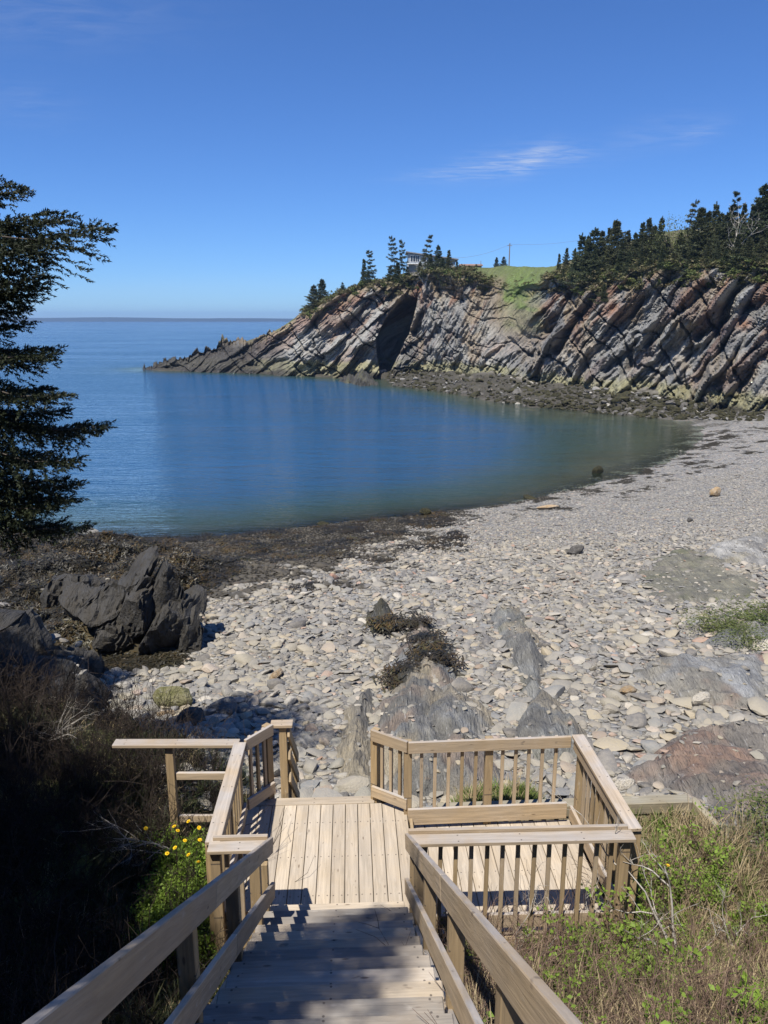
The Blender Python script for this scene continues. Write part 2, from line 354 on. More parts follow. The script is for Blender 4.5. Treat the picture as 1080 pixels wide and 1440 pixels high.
# ------------------------------------------------------------------ beach and bank: one sheet
def build_ground():
    nr, nc = 640, 440
    k = np.linspace(0, 1, nr); ys = -40 + 44 * np.minimum(k / 0.12, 1) + np.where(k > 0.12, (k - 0.12) / 0.88, 0) ** 2.1 * 178 + np.where(k > 0.12, (k - 0.12), 0) * 13
    us = np.linspace(-1, 1, nc); us = np.sign(us) * (0.35 * np.abs(us) + 0.65 * np.abs(us) ** 1.6)
    W = 13 + np.maximum(ys, 0) * 0.62 + np.maximum(-ys, 0) * 0.6
    X = us[None, :] * W[:, None]; Y = np.repeat(ys[:, None], nc, 1)
    Z = ground(X, Y)
    d = -sdist(X, Y, SEA_POLY); xl, yl = to_local(X, Y)
    c = np.zeros(X.shape + (3,)); c[:] = (.26, .25, .235)
    n = fbm(X * .5, Y * .5, seed=41); n2 = fbm(X * 2.1, Y * 2.1, seed=42)
    grav = sstep(38, 60, Y) * sstep(4, 20, X); c = c * (1 - grav[..., None]) + np.array((.30, .295, .29)) * grav[..., None]
    bank = np.where(xl < -1.5, 1 - sstep(9.6, 12.5, yl), 1 - sstep(8.25, 8.5, yl)); bank = np.where(xl > 3.9, 1 - sstep(7.6, 9.0, yl), bank)
    bank = np.maximum(bank, sstep(1.0, 1.5, xl) * sstep(2.7, 2.2, xl) * (1 - sstep(8.8, 9.4, yl)))
    soil = np.array((.075, .058, .035)); grs = np.array((.10, .12, .035)); dry = np.array((.20, .165, .095))
    bc = soil + (grs - soil) * sstep(.35, .65, n)[..., None]; bc = bc + (dry - bc) * (sstep(.5, .75, n2) * 0.7)[..., None]
    c = c * (1 - bank[..., None]) + bc * bank[..., None]
    shelf = sstep(78, 96, Y + .25 * X) * sstep(-4, 0, d)
    low = sstep(-2.6, -3.3, Z + (n - .5) * 1.0); wr = np.array((.032, .029, .021)) + (n2 - .5)[..., None] * np.array((.03, .026, .014))
    sc = np.array((.27, .25, .215)) * (0.6 + .8 * n2[..., None]); sc = sc * (1 - low[..., None]) + wr * low[..., None]
    c = c * (1 - shelf[..., None]) + sc * shelf[..., None]
    kd = sdist(X, Y, KELP_POLY); km = sstep(-.3, .8, kd + (n - .5) * 2.2)
    kc = np.array((.05, .038, .018)) + (n2 - .5)[..., None] * np.array((.05, .035, .012)); c = c * (1 - km[..., None]) + kc * km[..., None]
    bed = sstep(0, -3, d)[..., None]; c = c * (1 - bed) + np.array((.16, .13, .085)) * bed
    peb = (1 - bank) * (1 - shelf * .8) * (1 - km) * sstep(-6, -1, d)
    me = raw_mesh('beach', np.stack([X, Y, Z], -1).reshape(-1, 3), grid_faces(nr, nc), True, np.clip(c, .01, 1).reshape(-1, 3), [M_GROUND])
    pa = me.color_attributes.new('peb', 'FLOAT_COLOR', 'POINT'); c4 = np.ones((nr * nc, 4), np.float32); c4[:, :3] = peb.reshape(-1, 1); pa.data.foreach_set('color', c4.ravel())
    return tag(obj('beach', me), kind='structure')
beach = build_ground()

# ------------------------------------------------------------------ sea
def mat_water():
    t = NT('sea_water'); P = t.pos(); dep = t.sep(t.col('Col'))[0]
    t.n.remove(t.b)
    w1 = t.noise(t.mapping(P, (0.16, 0.62, 1), (0, 0, R(-6))), 1.0, 4, 0.55, 0.6)
    w2 = t.noise(t.mapping(P, (1.0, 3.2, 1), (0, 0, R(9))), 1.0, 4, 0.6, 0.5)
    w3 = t.noise(t.mapping(P, (0.035, 0.10, 1), (0, 0, R(-14))), 1.0, 3, 0.5)
    calm = t.maprange(t.noise(t.mapping(P, (0.012, 0.05, 1)), 1.0, 3), 0.35, 0.65, 0.55, 1.15)
    h = t.math('ADD', t.math('MULTIPLY', w1, 0.58), t.math('MULTIPLY', w2, 0.18)); h = t.math('ADD', h, t.math('MULTIPLY', w3, 0.5))
    h = t.math('MULTIPLY', h, calm)
    nb = t.bump(h, 1.0, 1.0)
    deepc = t.ramp(t.math('MULTIPLY', dep, 0.12), [(0.0, (.055, .075, .045)), (.14, (.032, .066, .064)), (.40, (.019, .068, .140)), (1.0, (.020, .076, .170))])
    dif = t.node('ShaderNodeBsdfDiffuse'); t.link(deepc, dif.inputs[0])
    tr = t.node('ShaderNodeBsdfTransparent'); tr.inputs[0].default_value = (.80, .88, .82, 1)
    mx = t.node('ShaderNodeMixShader'); t.link(t.math('SUBTRACT', 1.0, t.math('EXPONENT', t.math('MULTIPLY', dep, -1.1))), mx.inputs[0]); t.link(tr.outputs[0], mx.inputs[1]); t.link(dif.outputs[0], mx.inputs[2])
    gl = t.node('ShaderNodeBsdfGlossy'); gl.inputs['Roughness'].default_value = 0.05; gl.inputs[0].default_value = (1, 1, 1, 1); t.link(nb, gl.inputs['Normal'])
    fr = t.node('ShaderNodeFresnel'); fr.inputs[0].default_value = 1.33; t.link(nb, fr.inputs['Normal'])
    m2 = t.node('ShaderNodeMixShader'); t.link(fr.outputs[0], m2.inputs[0]); t.link(mx.outputs[0], m2.inputs[1]); t.link(gl.outputs[0], m2.inputs[2])
    t.link(m2.outputs[0], t.out.inputs[0]); return t.m
def build_sea():
    nr, nc = 330, 260
    ys = 22 * (6500 / 22.0) ** np.linspace(0, 1, nr) ** 1.25; us = np.linspace(-1, 1, nc)
    W = 45 + ys * 0.95; X = us[None, :] * W[:, None]; Y = np.repeat(ys[:, None], nc, 1)
    dep = np.where(Y < 260, np.maximum(SEA - ground(X, Y), 0), 8.0)
    return tag(obj('sea', raw_mesh('sea', np.stack([X, Y, np.full_like(X, SEA)], -1).reshape(-1, 3), grid_faces(nr, nc), True, np.repeat(np.clip(dep, 0, 9).reshape(-1, 1), 3, 1), [mat_water()])), kind='structure')
sea = build_sea()

# ------------------------------------------------------------------ far shore across the bay
def build_far_shore():
    xs = np.linspace(-3600, 3600, 260); prof = [0.0, 0.35, 0.8, 1.0, 0.9]; off = [0, 60, 260, 700, 1500]
    H = 12 + 12 * fbm(xs / 900.0 + 5, 0 * xs, seed=61, oct=4) + 10 * np.exp(-((xs + 1750) / 420) ** 2) + 4 * np.exp(-((xs + 900) / 500) ** 2)
    V = np.array([[(x, 4300 + o, SEA - 1 + p * h) for x, h in zip(xs, H)] for p, o in zip(prof, off)])
    t = NT('far_woods'); c = t.mix(t.noise(t.pos(), 0.012, 5), (.02, .032, .022), (.05, .055, .04))
    return tag(obj('far_shore', raw_mesh('far_shore', V.reshape(-1, 3), grid_faces(5, 260), True, mats=[t.done(c, 0.9)])), kind='structure')
far_shore = build_far_shore()
# ------------------------------------------------------------------ far cliff and headland
#  u, foot v, foot z, brow v, setback, plateau slope, plateau width
CT = [(196, 521, -5.1, 521.5, 3, -.3, 6), (225, 521, -5.0, 516, 4, -.3, 6), (262, 523, -4.9, 502, 5, -.3, 7), (300, 524, -4.9, 489, 6, -.3, 8), (345, 525, -4.9, 482, 7, -.3, 9), (385, 527, -4.9, 470, 7, -.3, 12), (415, 529, -4.9, 452, 8, .0, 16),
      (432, 530, -4.9, 440, 8, .1, 20), (470, 531, -4.9, 418, 8, .25, 26), (515, 532, -4.9, 404, 8, .3, 30), (560, 524, -4.2, 396, 6, .25, 40), (600, 518, -2.9, 386, 6, .2, 50), (645, 515, -2.3, 386, 6.5, .22, 60),
      (685, 512, -1.7, 402, 10, .35, 70), (720, 518, -1.95, 412, 14, .38, 70), (755, 530, -2.7, 396, 11, .25, 70), (800, 541, -3.1, 398, 9, .3, 70), (860, 550, -3.4, 392, 9.5, .42, 60), (920, 556, -3.4, 384, 10, .45, 55),
      (980, 562, -3.3, 378, 10, .45, 50), (1040, 566, -3.1, 382, 10, .45, 45), (1100, 568, -3.0, 385, 10, .45, 40), (1200, 575, -3.0, 375, 10, .45, 40), (1400, 590, -3.0, 350, 10, .4, 40)]
CAVE = [(574, 416), (584, 420), (579, 446), (570, 473), (560, 500), (548, 524), (534, 525), (531, 500), (529, 475), (541, 450), (559, 428)]
CAVE2 = [(586, 440), (593, 436), (590, 462), (581, 474), (576, 468)]
def build_cliff():
    ct = np.array(CT, float); F0 = np.array([on_z(u, v, z) for u, v, z in ct[:, :3]])
    # even samples along the foot
    seg = np.hypot(*(np.diff(F0[:, :2], axis=0).T)); L = np.concatenate([[0], np.cumsum(seg)]); nS = int(L[-1] / 0.19)
    s = np.linspace(0, L[-1], nS)
    ip = lambda a: np.interp(s, L, a)
    def smooth(a, w):
        k = np.ones(w) / w; return np.convolve(np.pad(a, (w // 2, w - 1 - w // 2), 'edge'), k, 'valid')
    u = ip(ct[:, 0]); Fx = smooth(ip(F0[:, 0]), 31); Fy = smooth(ip(F0[:, 1]), 31); Fz = ip(F0[:, 2])
    vt = ip(ct[:, 3]); sb = ip(ct[:, 4]); ps = smooth(ip(ct[:, 5]), 25); pw = smooth(ip(ct[:, 6]), 25)
    tx, ty = np.gradient(Fx), np.gradient(Fy); tl = np.hypot(tx, ty); tx, ty = smooth(tx / tl, 61), smooth(ty / tl, 61); tl = np.hypot(tx, ty); tx /= tl; ty /= tl
    nx, ny = ty, -tx                                            # outward (towards the cove): left-to-right run, so right-hand normal
    rl0 = np.hypot(Fx, Fy); bx, by = Fx * (1 + sb / rl0), Fy * (1 + sb / rl0)
    d = ray(u, vt); zt = CAM_Z + d[:, 2] / d[:, 1] * by
    zt = smooth(zt, 41); zn = (fbm(s * .35, 0 * s, seed=77) - .5) * 1.6 + sstep(430, 370, u) * ((fbm(s * .5, 0 * s, seed=76, oct=5, gain=.65) - .5) * 5.5 + .4)
    nR, nP = 165, 34
    rows = nR + nP + 4; X = np.zeros((rows, nS)); Y = X.copy(); Z = X.copy(); T = X.copy()
    for j in range(nR):
        t = -0.18 + 1.18 * j / (nR - 1)
        tt = t + 0.10 * math.sin(math.pi * max(t, 0))           # a little convex
        X[j] = Fx + (bx - Fx) * t; Y[j] = Fy + (by - Fy) * t; Z[j] = Fz + (zt + zn * max(t, 0) - Fz) * tt; T[j] = t
    vcr = np.interp(u, [200, 330, 385, 432, 470, 515, 560, 600, 640, 770, 800, 900, 1000, 1080, 1200], [520, 486, 470, 437, 414, 400, 386, 378, 375, 374, 362, 340, 322, 308, 290])
    b1 = np.minimum(14, pw * .5); ycr = by * (1 + b1 / np.hypot(bx, by)); dcr = ray(u, vcr); zcr = smooth(CAM_Z + dcr[:, 2] / dcr[:, 1] * ycr, 31)
    for j in range(nP + 4):
        k = min((j + 1) / nP, 1.0); back = pw * k ** 1.6; r = nR + j
        rise = (zcr - zt) * sstep(-.4, 1, back / b1) * np.clip(back / b1, 0, 1) ** .3 * 1.0 + sstep(775, 900, u) * np.maximum(back - b1, 0) * .12
        rl = np.hypot(bx, by); X[r] = bx + bx / rl * back; Y[r] = by + by / rl * back; Z[r] = zt + zn * max(0, 1 - 3 * k) + rise + (fbm(X[r] * .25, Y[r] * .25, seed=78) - .5) * .7 * min(1, k * 6); T[r] = 1 + k
        if j >= nP: Z[r] = Z[r] - (j - nP + 1) * 6; Y[r] += (j - nP + 1) * 2.5
    U, V, _ = project(np.stack([X, Y, Z], -1))
    S = np.repeat(s[None], rows, 0)
    # bedding: slabs rise to the right, their upper faces look up and left, broken edges down and right
    kk = np.interp(u, [200, 430, 560, 600, 680, 720, 900, 1100], [.62, .95, 1.35, 2.2, 2.0, 1.30, 1.05, .95]); s2 = u * .115; KI = np.concatenate([[0], np.cumsum((kk[1:] + kk[:-1]) / 2 * np.diff(s2))]); KI = np.repeat(KI[None], rows, 0); kk = np.repeat(kk[None], rows, 0)
    warp = (fbm(s2[None] * .09 + 0 * Z, Z * .09, seed=80) - .5) * 3.4; 
    nrm = 1.45; S2 = np.repeat(s2[None], rows, 0); q = (Z - KI) / nrm + warp * .6 + (fbm(S2 * .45, Z * .45, seed=79, oct=3) - .5) * .35; p = (S2 + kk * Z) / nrm
    def saw(L_, seed, jag):
        ph = q / L_ + (fbm(p / (L_ * 5.0), q / (L_ * 3.0), seed=seed, oct=3) - .5) * jag
        f = ph - np.floor(ph); fl = np.floor(ph); amp = 0.25 + 1.5 * noise(fl, p / (L_ * 2.2) + 13.7 * _h(fl, fl * 0, fl * 0, seed), seed=seed + 1); am1 = 0.25 + 1.5 * noise(fl + 1, p / (L_ * 2.2) + 13.7 * _h(fl + 1, fl * 0, fl * 0, seed), seed=seed + 1)
        w = .80 + .14 * noise(fl, p / (L_ * 3.0), seed=seed + 4)
        return np.where(f < w, (1 - f / w) * amp, (f - w) / (1 - w) * am1), fl
    d1, i1 = saw(7.5, 81, 2.2); d2, i2 = saw(2.7, 84, 2.2); d3, i3 = saw(0.95, 87, 1.1); d4, i4 = saw(0.48, 88, 1.0)
    mid = sstep(560, 600, U) * sstep(705, 670, U); tip = sstep(430, 330, U)
    pat = sstep(.32, .62, fbm(S2 * .12 + 3, Z * .12, seed=96)); stp = fbm(q * .30, p * .10, seed=99, oct=3) * 9; stp2 = fbm(q * .75 + 5, p * .33, seed=100, oct=3) * 9; frc = fbm(p * .30, q * .12, seed=108, oct=3); D = 1.8 * (np.floor(stp) + sstep(.75, 1., stp - np.floor(stp)) - 4) / 3.0 + 1.3 * (np.floor(stp2) + sstep(.75, 1., stp2 - np.floor(stp2)) - 4) / 3.0 - 1.6 * sstep(.035, .0, np.abs(frc - .5)) + 2.0 * d1 * (1 - .5 * mid) + 1.9 * d2 * (.25 + .95 * pat) + 0.75 * d3 * (1.15 - .7 * pat) + .30 * d4 - 3.4 + (fbm(q * .55, p * .22, seed=97, oct=4) - .5) * 1.6 + (fbm(S2 * .9, Z * .9, seed=98, oct=4, gain=.6) - .5) * .9
    # blocky, nearly upright face in the middle
    blk = fbm(S * .9, Z * .42, seed=90, oct=4) - .5; blk2 = np.abs(fbm(S * .45 + Z * .12, Z * .2, seed=91, oct=3) - .5)
    D = D * (1 - .55 * mid) + mid * (blk * 3.4 + blk2 * 4.0 - 1.0)
    D += (fbm(S * .10, Z * .07, seed=92) - .5) * 3.6 + (fbm(S * 1.6, Z * 1.6, seed=93, oct=3) - .5) * .5
    rib = np.exp(-((U - (505 + (520 - V) * .42)) / 26) ** 2) * sstep(400, 440, V); D += 3.2 * rib
    D += 2.0 * np.exp(-((U - (405 + (528 - V) * .7)) / 30) ** 2)
    # long shadowed overhangs on the right-hand face
    for (ua, va, ub, vb, w, a) in ((905, 487, 962, 430, 4.5, 2.6), (975, 478, 1055, 425, 6.5, 3.6), (780, 497, 812, 440, 5, 3.2), (766, 470, 800, 405, 5, 2.6), (880, 410, 905, 385, 5, 2.2), (845, 525, 905, 470, 4, 1.8), (805, 410, 790, 470, 4, 1.6), (1000, 400, 960, 440, 4, 1.6), (620, 400, 650, 425, 9, 2.2), (560, 408, 540, 440, 4, 1.0)):
        Lx, Ly = ub - ua, vb - va; ll = math.hypot(Lx, Ly); al = ((U - ua) * Lx + (V - va) * Ly) / ll; ac = ((U - ua) * -Ly + (V - va) * Lx) / ll
        D -= a * sstep(-4, 3, al) * sstep(ll + 4, ll - 3, al) * np.exp(-(ac / w) ** 2)
    gully = sstep(672, 700, U) * sstep(765, 735, U)
    D = D * (1 - .7 * gully * sstep(500, 470, V)) - 1.2 * gully * sstep(515, 480, V)
    D *= np.clip((T + .18) / .14, .15, 1) ; fade = np.clip(1 - (T - 1.0) / .25, 0, 1); fade *= np.where(T > .9, np.clip((1.08 - T) / .18, 0.15, 1), 1)
    D *= np.where(T > 1.0, fade * .5, fade) * (1 - .45 * tip)
    cd = sdist(U, V, CAVE); hole = sstep(-1.5, 2.0, cd) * (T < 1.0); D = D * (1 - hole) - hole * (9 + 6 * sstep(2, 9, cd))
    cd2 = sdist(U, V, CAVE2); D -= 3.0 * sstep(-1.0, 2.0, cd2)
    rl = np.hypot(X, Y); dxn = -X / rl * .8 + nx[None] * .2; dyn = -Y / rl * .8 + ny[None] * .2; X += dxn * D; Y += dyn * D
    Z += np.where(T < 1.0, (fbm(S * .8, Z * .8, seed=95) - .5) * .5 * np.clip(T * 5, 0, 1), 0)
    # colours of the rock itself
    n1 = fbm(q / 3.2, p / 22.0, seed=101, oct=4); n2 = fbm(S * .25, Z * .25, seed=102, oct=4); n3 = fbm(q * 1.5, p / 5.0, seed=103, oct=3)
    C = np.zeros((rows, nS, 3)); grey = np.array((.26, .257, .245)); pale = np.array((.40, .385, .34)); dk = np.array((.11, .108, .105)); rust = np.array((.24, .125, .075)); tan = np.array((.38, .30, .20)); purp = np.array((.14, .095, .085))
    def lay(c, m): nonlocal C; C = C * (1 - m[..., None]) + np.asarray(c) * m[..., None]
    C[:] = grey; lay(pale, sstep(.44, .68, n1) * .7); lay(dk, sstep(.44, .28, n1) * .5); lay(pale, sstep(.55, .75, n3) * .35); lay(dk, sstep(.40, .25, n3) * .4)
    right = sstep(700, 800, U); up = np.clip((Z + 2) / 14, 0, 1)
    lay(tan, sstep(.46, .64, n2) * (.35 + .6 * up) * (.5 + .5 * right)); lay(rust, sstep(.60, .70, fbm(q / 2.0, p / 12.0, seed=104)) * (.35 + .65 * up) * .95); lay(purp, sstep(.60, .68, fbm(q / 1.6 + 9, p / 9.0, seed=105)) * .55)
    lay(tan, mid * sstep(.42, .62, n2) * .55)
    for (uu, vv, a, b, cc, st) in ((862, 435, 16, 18, rust * 1.25, .9), (965, 432, 22, 16, purp, .9), (1010, 462, 24, 14, purp, .85), (1045, 455, 12, 8, rust * 1.3, .9), (760, 440, 14, 14, rust, .8), (590, 412, 5, 22, rust, .9), (470, 455, 26, 12, rust * .8, .75), (735, 470, 30, 22, (.27, .205, .14), .7), (810, 470, 10, 26, (.22, .14, .10), .8), (695, 490, 22, 8, (.42, .33, .27), .8)):
        lay(cc, st * np.exp(-((U - uu) / a) ** 2 - ((V - vv) / b) ** 2) * sstep(.25, .55, n3 + .1))
    # vegetation and soil at the brow
    veg = sstep(.80, .97, T + (n2 - .5) * .5 + (fbm(S * .8, Z * .8, seed=106) - .5) * .35)
    soil = np.array((.27, .215, .14)); vg = np.array((.115, .13, .045)); lay(soil, veg); 
    top = sstep(1.0, 1.12, T + (n2 - .5) * .25); g2 = sstep(.40, .62, fbm(X * .3, Y * .3, seed=107)); lay(np.array((.19, .165, .085)), top); lay(vg, top * g2)
    gg = gully * sstep(.18, .5, T) ; lay(np.array((.24, .19, .125)), gg * .8); lay(np.array((.13, .185, .05)) * (.6 + .8 * fbm(X * .8, Z * .8, seed=109)[..., None]), (.35 + .65 * sstep(.35, .6, fbm(X * .35, Z * .5, seed=110))) * sstep(696, 716, U + (n2 - .5) * 40) * sstep(772, 750, U) * sstep(476, 432, V + (n1 - .5) * 60)); lay(np.array((.13, .17, .05)) * (.65 + .7 * fbm(X * .6, Y * .6, seed=111)[..., None]), .8 * sstep(640, 670, U) * sstep(790, 765, U) * sstep(398, 384, V))
    # tide bands: pale yellow-green, then black weed below
    zz = Z + (n2 - .5) * 1.6 + (n3 - .5) * .8; y1 = sstep(-1.6, -2.5, zz); lay((.30, .285, .135), y1 * .72 * sstep(.30, .55, n1 + .1)); y2 = sstep(-3.3, -3.9, zz + .5 * sstep(450, 380, U) - 1.0 * mid * 0); lay((.030, .027, .020), y2 * .93 * (1 - .55 * sstep(380, 430, U) * sstep(520, 480, U)))
    lay((.036, .033, .030), sstep(425, 350, U + (n2 - .5) * 60) * sstep(3.0, -.5, Z + (n1 - .5) * 3) * .92)
    t = NT('cliff_rock'); P = t.pos(); base = t.col('Col')
    Bd = t.node('ShaderNodeAttribute'); Bd.attribute_name = 'bed'; a = t.noise(t.mapping(Bd.outputs['Vector'], (.16, 1.5, 1)), 1.2, 6, .65, .4); b = t.noise(P, 2.2, 5, .6)
    c = t.mix(t.maprange(a, .30, .70, 0, 1), t.mix(.38, base, (.05, .046, .042)), base); c = t.mix(t.maprange(b, .5, .75, 0, .35), c, t.mix(.5, base, (.5, .48, .43)))
    a2 = t.noise(t.mapping(Bd.outputs['Vector'], (.5, 3.2, 1)), 1.2, 5, .65, .3); c = t.mix(t.maprange(a2, .40, .28, 0, .5), c, (.055, .05, .046))
    m = t.done(c, .85, t.bump(b, .3, .9, t.bump(a2, .3, .9, t.bump(a, .6, 1.0))), .2)
    me = raw_mesh('cliff', np.stack([X, Y, Z], -1).reshape(-1, 3), grid_faces(rows, nS), True, np.clip(C, .01, 1).reshape(-1, 3), [m])
    ba = me.attributes.new('bed', 'FLOAT_VECTOR', 'POINT'); ba.data.foreach_set('vector', np.stack([p, q, 0 * q], -1).astype(np.float32).ravel())
    try: me.set_sharp_from_angle(angle=R(28))
    except Exception: pass
    tag(obj('cliff', me), kind='structure')
    return u, X, Y, Z, T, nR, pw
CL = build_cliff()
def cliff_at(u, back=None, t=None):
    """a point on the cliff's surface in picture column u: t along the face, or metres back from the brow"""
    uu, X, Y, Z, T, nR, pw = CL; i = int(np.argmin(np.abs(uu - u)))
    if back is not None: row = nR + int(np.clip((np.clip(back / pw[i], 0, 1) ** (1 / 1.6)) * 34 - 1, 0, 33))
    else: row = int(np.argmin(np.abs(T[:nR, i] - t)))
    return np.array([X[row, i], Y[row, i], Z[row, i]])
# ------------------------------------------------------------------ timber stairs, landing and railings (built in the stairs' own frame, heading 2.5 degrees left)
def mat_wood(name, fresh, grey, weather):
    t = NT(name); O = t.objco(); r = t.rand(); P = t.pos()
    off = t.math('MULTIPLY', r, 41.0); cb = t.node('ShaderNodeCombineXYZ'); t.link(off, cb.inputs[0]); t.link(off, cb.inputs[1]); t.link(off, cb.inputs[2])
    O2 = t.mapping(O, (1, 1, 1), loc=cb.outputs[0])
    g = t.noise(t.mapping(O2, (1.1, 17, 17)), 1.6, 6, .62, .8); fine = t.noise(t.mapping(O2, (2.5, 90, 90)), 1.0, 3, .6)
    blot = t.noise(O2, 2.3, 5, .6); wave = t.noise(t.mapping(O2, (.9, 6, 6)), 1.0, 3, .5, 1.5)
    c = t.mix(t.maprange(g, .3, .7), tuple(q * .78 for q in fresh), tuple(min(1, q * 1.15) for q in fresh))
    c = t.mix(t.maprange(fine, .55, .75, 0, .35), c, tuple(q * .55 for q in fresh))
    up = t.sep(t.node('ShaderNodeNewGeometry').outputs['Normal'])[2]
    wth = t.math('MULTIPLY', t.maprange(blot, .25, .7, .25, 1.0), t.maprange(up, .3, .9, weather * .28, weather))
    c = t.mix(wth, c, t.mix(t.maprange(g, .3, .7), tuple(q * .75 for q in grey), grey))
    kn = t.voronoi(t.mapping(O2, (2.6, 9, 9)), 1.0); c = t.mix(t.maprange(kn, .10, .04, 0, .7), c, (.085, .052, .03))
    st = t.noise(t.mapping(O2, (6, 14, 14), (0, 0, .5)), 1.0, 2, .5); c = t.mix(t.maprange(st, .70, .76, 0, .6), c, (.10, .08, .065))
    c = t.mix(t.maprange(t.noise(t.mapping(O2, (3, 9, 9)), 2.2, 4), .62, .8, 0, .35), c, (.62, .58, .52))
    c = t.mix(t.math('MULTIPLY', r, .38), c, (.15, .12, .09))
    lx, ly, lz = t.sep(O); nx_ = t.math('SUBTRACT', t.math('MODULO', t.math('ADD', t.math('ABSOLUTE', lx), .29), .58), .29); ny_ = t.math('SUBTRACT', t.math('ABSOLUTE', ly), .042)
    nd = t.math('SQRT', t.math('ADD', t.math('MULTIPLY', nx_, nx_), t.math('MULTIPLY', ny_, ny_))); c = t.mix(t.maprange(nd, .010, .005, 0, .8), c, (.06, .05, .045))
    b = t.bump(g, .006, .7); b = t.bump(fine, .0025, .7, b)
    return t.done(c, .74, b, .25)
M_DECK = mat_wood('deck_wood', (.50, .405, .285), (.50, .455, .395), .6)
M_RAIL = mat_wood('rail_wood', (.43, .315, .185), (.46, .44, .425), .9)
M_POST = mat_wood('post_wood', (.345, .245, .13), (.34, .31, .24), .35)
M_TREAD = mat_wood('tread_wood', (.42, .34, .25), (.42, .395, .36), .8)
M_TREAD2 = mat_wood('grey_tread_wood', (.25, .20, .145), (.29, .278, .26), .9)
M_TIMBER = mat_wood('weathered_timber', (.27, .225, .145), (.33, .315, .25), .9)
M_TREAD3 = mat_wood('brown_tread_wood', (.47, .37, .25), (.50, .46, .40), .6)
def chamfer_box(L, W, H, c=.004):
    V = []; 
    for sx in (-1, 1):
        for sy in (-1, 1):
            for sz in (-1, 1):
                x, y, z = sx * L / 2, sy * W / 2, sz * H / 2
                V += [(x - sx * c, y - sy * c, z), (x - sx * c, y, z - sz * c), (x, y - sy * c, z - sz * c)]
    idx = lambda a, b, d, k: ((a * 2 + b) * 2 + d) * 3 + k
    Fc = []
    for s in (0, 1):
        Fc.append([idx(0, 0, s, 0), idx(1, 0, s, 0), idx(1, 1, s, 0), idx(0, 1, s, 0)][::1 if s else -1])
        Fc.append([idx(0, s, 0, 1), idx(1, s, 0, 1), idx(1, s, 1, 1), idx(0, s, 1, 1)][::-1 if s else 1])
        Fc.append([idx(s, 0, 0, 2), idx(s, 1, 0, 2), idx(s, 1, 1, 2), idx(s, 0, 1, 2)][::1 if s else -1])
    for a in (0, 1):
        for b in (0, 1):
            Fc.append([idx(0, a, b, 0), idx(0, a, b, 1), idx(1, a, b, 1), idx(1, a, b, 0)][::1 if a == b else -1])
            Fc.append([idx(a, 0, b, 0), idx(a, 1, b, 0), idx(a, 1, b, 2), idx(a, 0, b, 2)][::1 if a == b else -1])
            Fc.append([idx(a, b, 0, 1), idx(a, b, 0, 2), idx(a, b, 1, 2), idx(a, b, 1, 1)][::1 if a == b else -1])
            for d in (0, 1):
                tr = [idx(a, b, d, 0), idx(a, b, d, 1), idx(a, b, d, 2)]; Fc.append(tr[::1 if (a + b + d) % 2 == 0 else -1])
    return V, Fc
_bm = {}
def board(name, parent, p0, p1, W, H, mat, up=(0, 0, 1), c=.004):
    """a sawn board from p0 to p1 (centre line), W across, H along up"""
    p0 = Vector(p0); p1 = Vector(p1); x = (p1 - p0); L = x.length; x.normalize(); up = Vector(up); y = up.cross(x).normalized(); z = x.cross(y)
    key = (round(L, 3), round(W, 3), round(H, 3), mat.name)
    if key not in _bm:
        me = raw_mesh('board', *chamfer_box(L, W, H, c), False, mats=[mat]); bpy_norm(me); _bm[key] = me
    o = obj(name, _bm[key], parent); o.matrix_local = Matrix(((x.x, y.x, z.x, (p0.x + p1.x) / 2), (x.y, y.y, z.y, (p0.y + p1.y) / 2), (x.z, y.z, z.z, (p0.z + p1.z) / 2), (0, 0, 0, 1)))
    return o
def bpy_norm(me):
    import bmesh
    bm = bmesh.new(); bm.from_mesh(me); bmesh.ops.recalc_face_normals(bm, faces=bm.faces); bm.to_mesh(me); bm.free()
def stair_frame(name): return empty(name, (0, 0, 0), STAIR_A)
jit = lambda a: random.uniform(-a, a)
DK_Y0, DK_Y1 = 6.27, 8.10
# --- the upper flight
st = tag(stair_frame('wooden_staircase'), 'upper flight of weathered wooden steps running down onto the landing', 'stairs')
SX0, SX1 = -.815, .49; RISE, RUN = .18, .2805
for i in range(1, 25):
    y1 = DK_Y0 - RUN * (i - 1) + .012; z = RISE * i
    e0, e1 = SX0 + jit(.018), SX1 + jit(.022)
    for k in (0, 1):
        yc = y1 - .068 - k * .145
        board('tread', st, (e0 + jit(.006), yc, z - .019), (e1 + jit(.006), yc + jit(.003), z - .019), .131, .038, (M_TREAD, M_TREAD2, M_TREAD3)[(i * 2 + (i // 3)) % 3], c=.007)
for x in (SX0 - .001, SX1 + .001):
    s_ = 1 if x > 0 else -1
    board('stringer', st, (x + s_ * .030, DK_Y0 + .05, -.10), (x + s_ * .030, DK_Y0 + .05 - 7.0, -.10 + 7.0 * .642), .038, .235, M_TREAD)
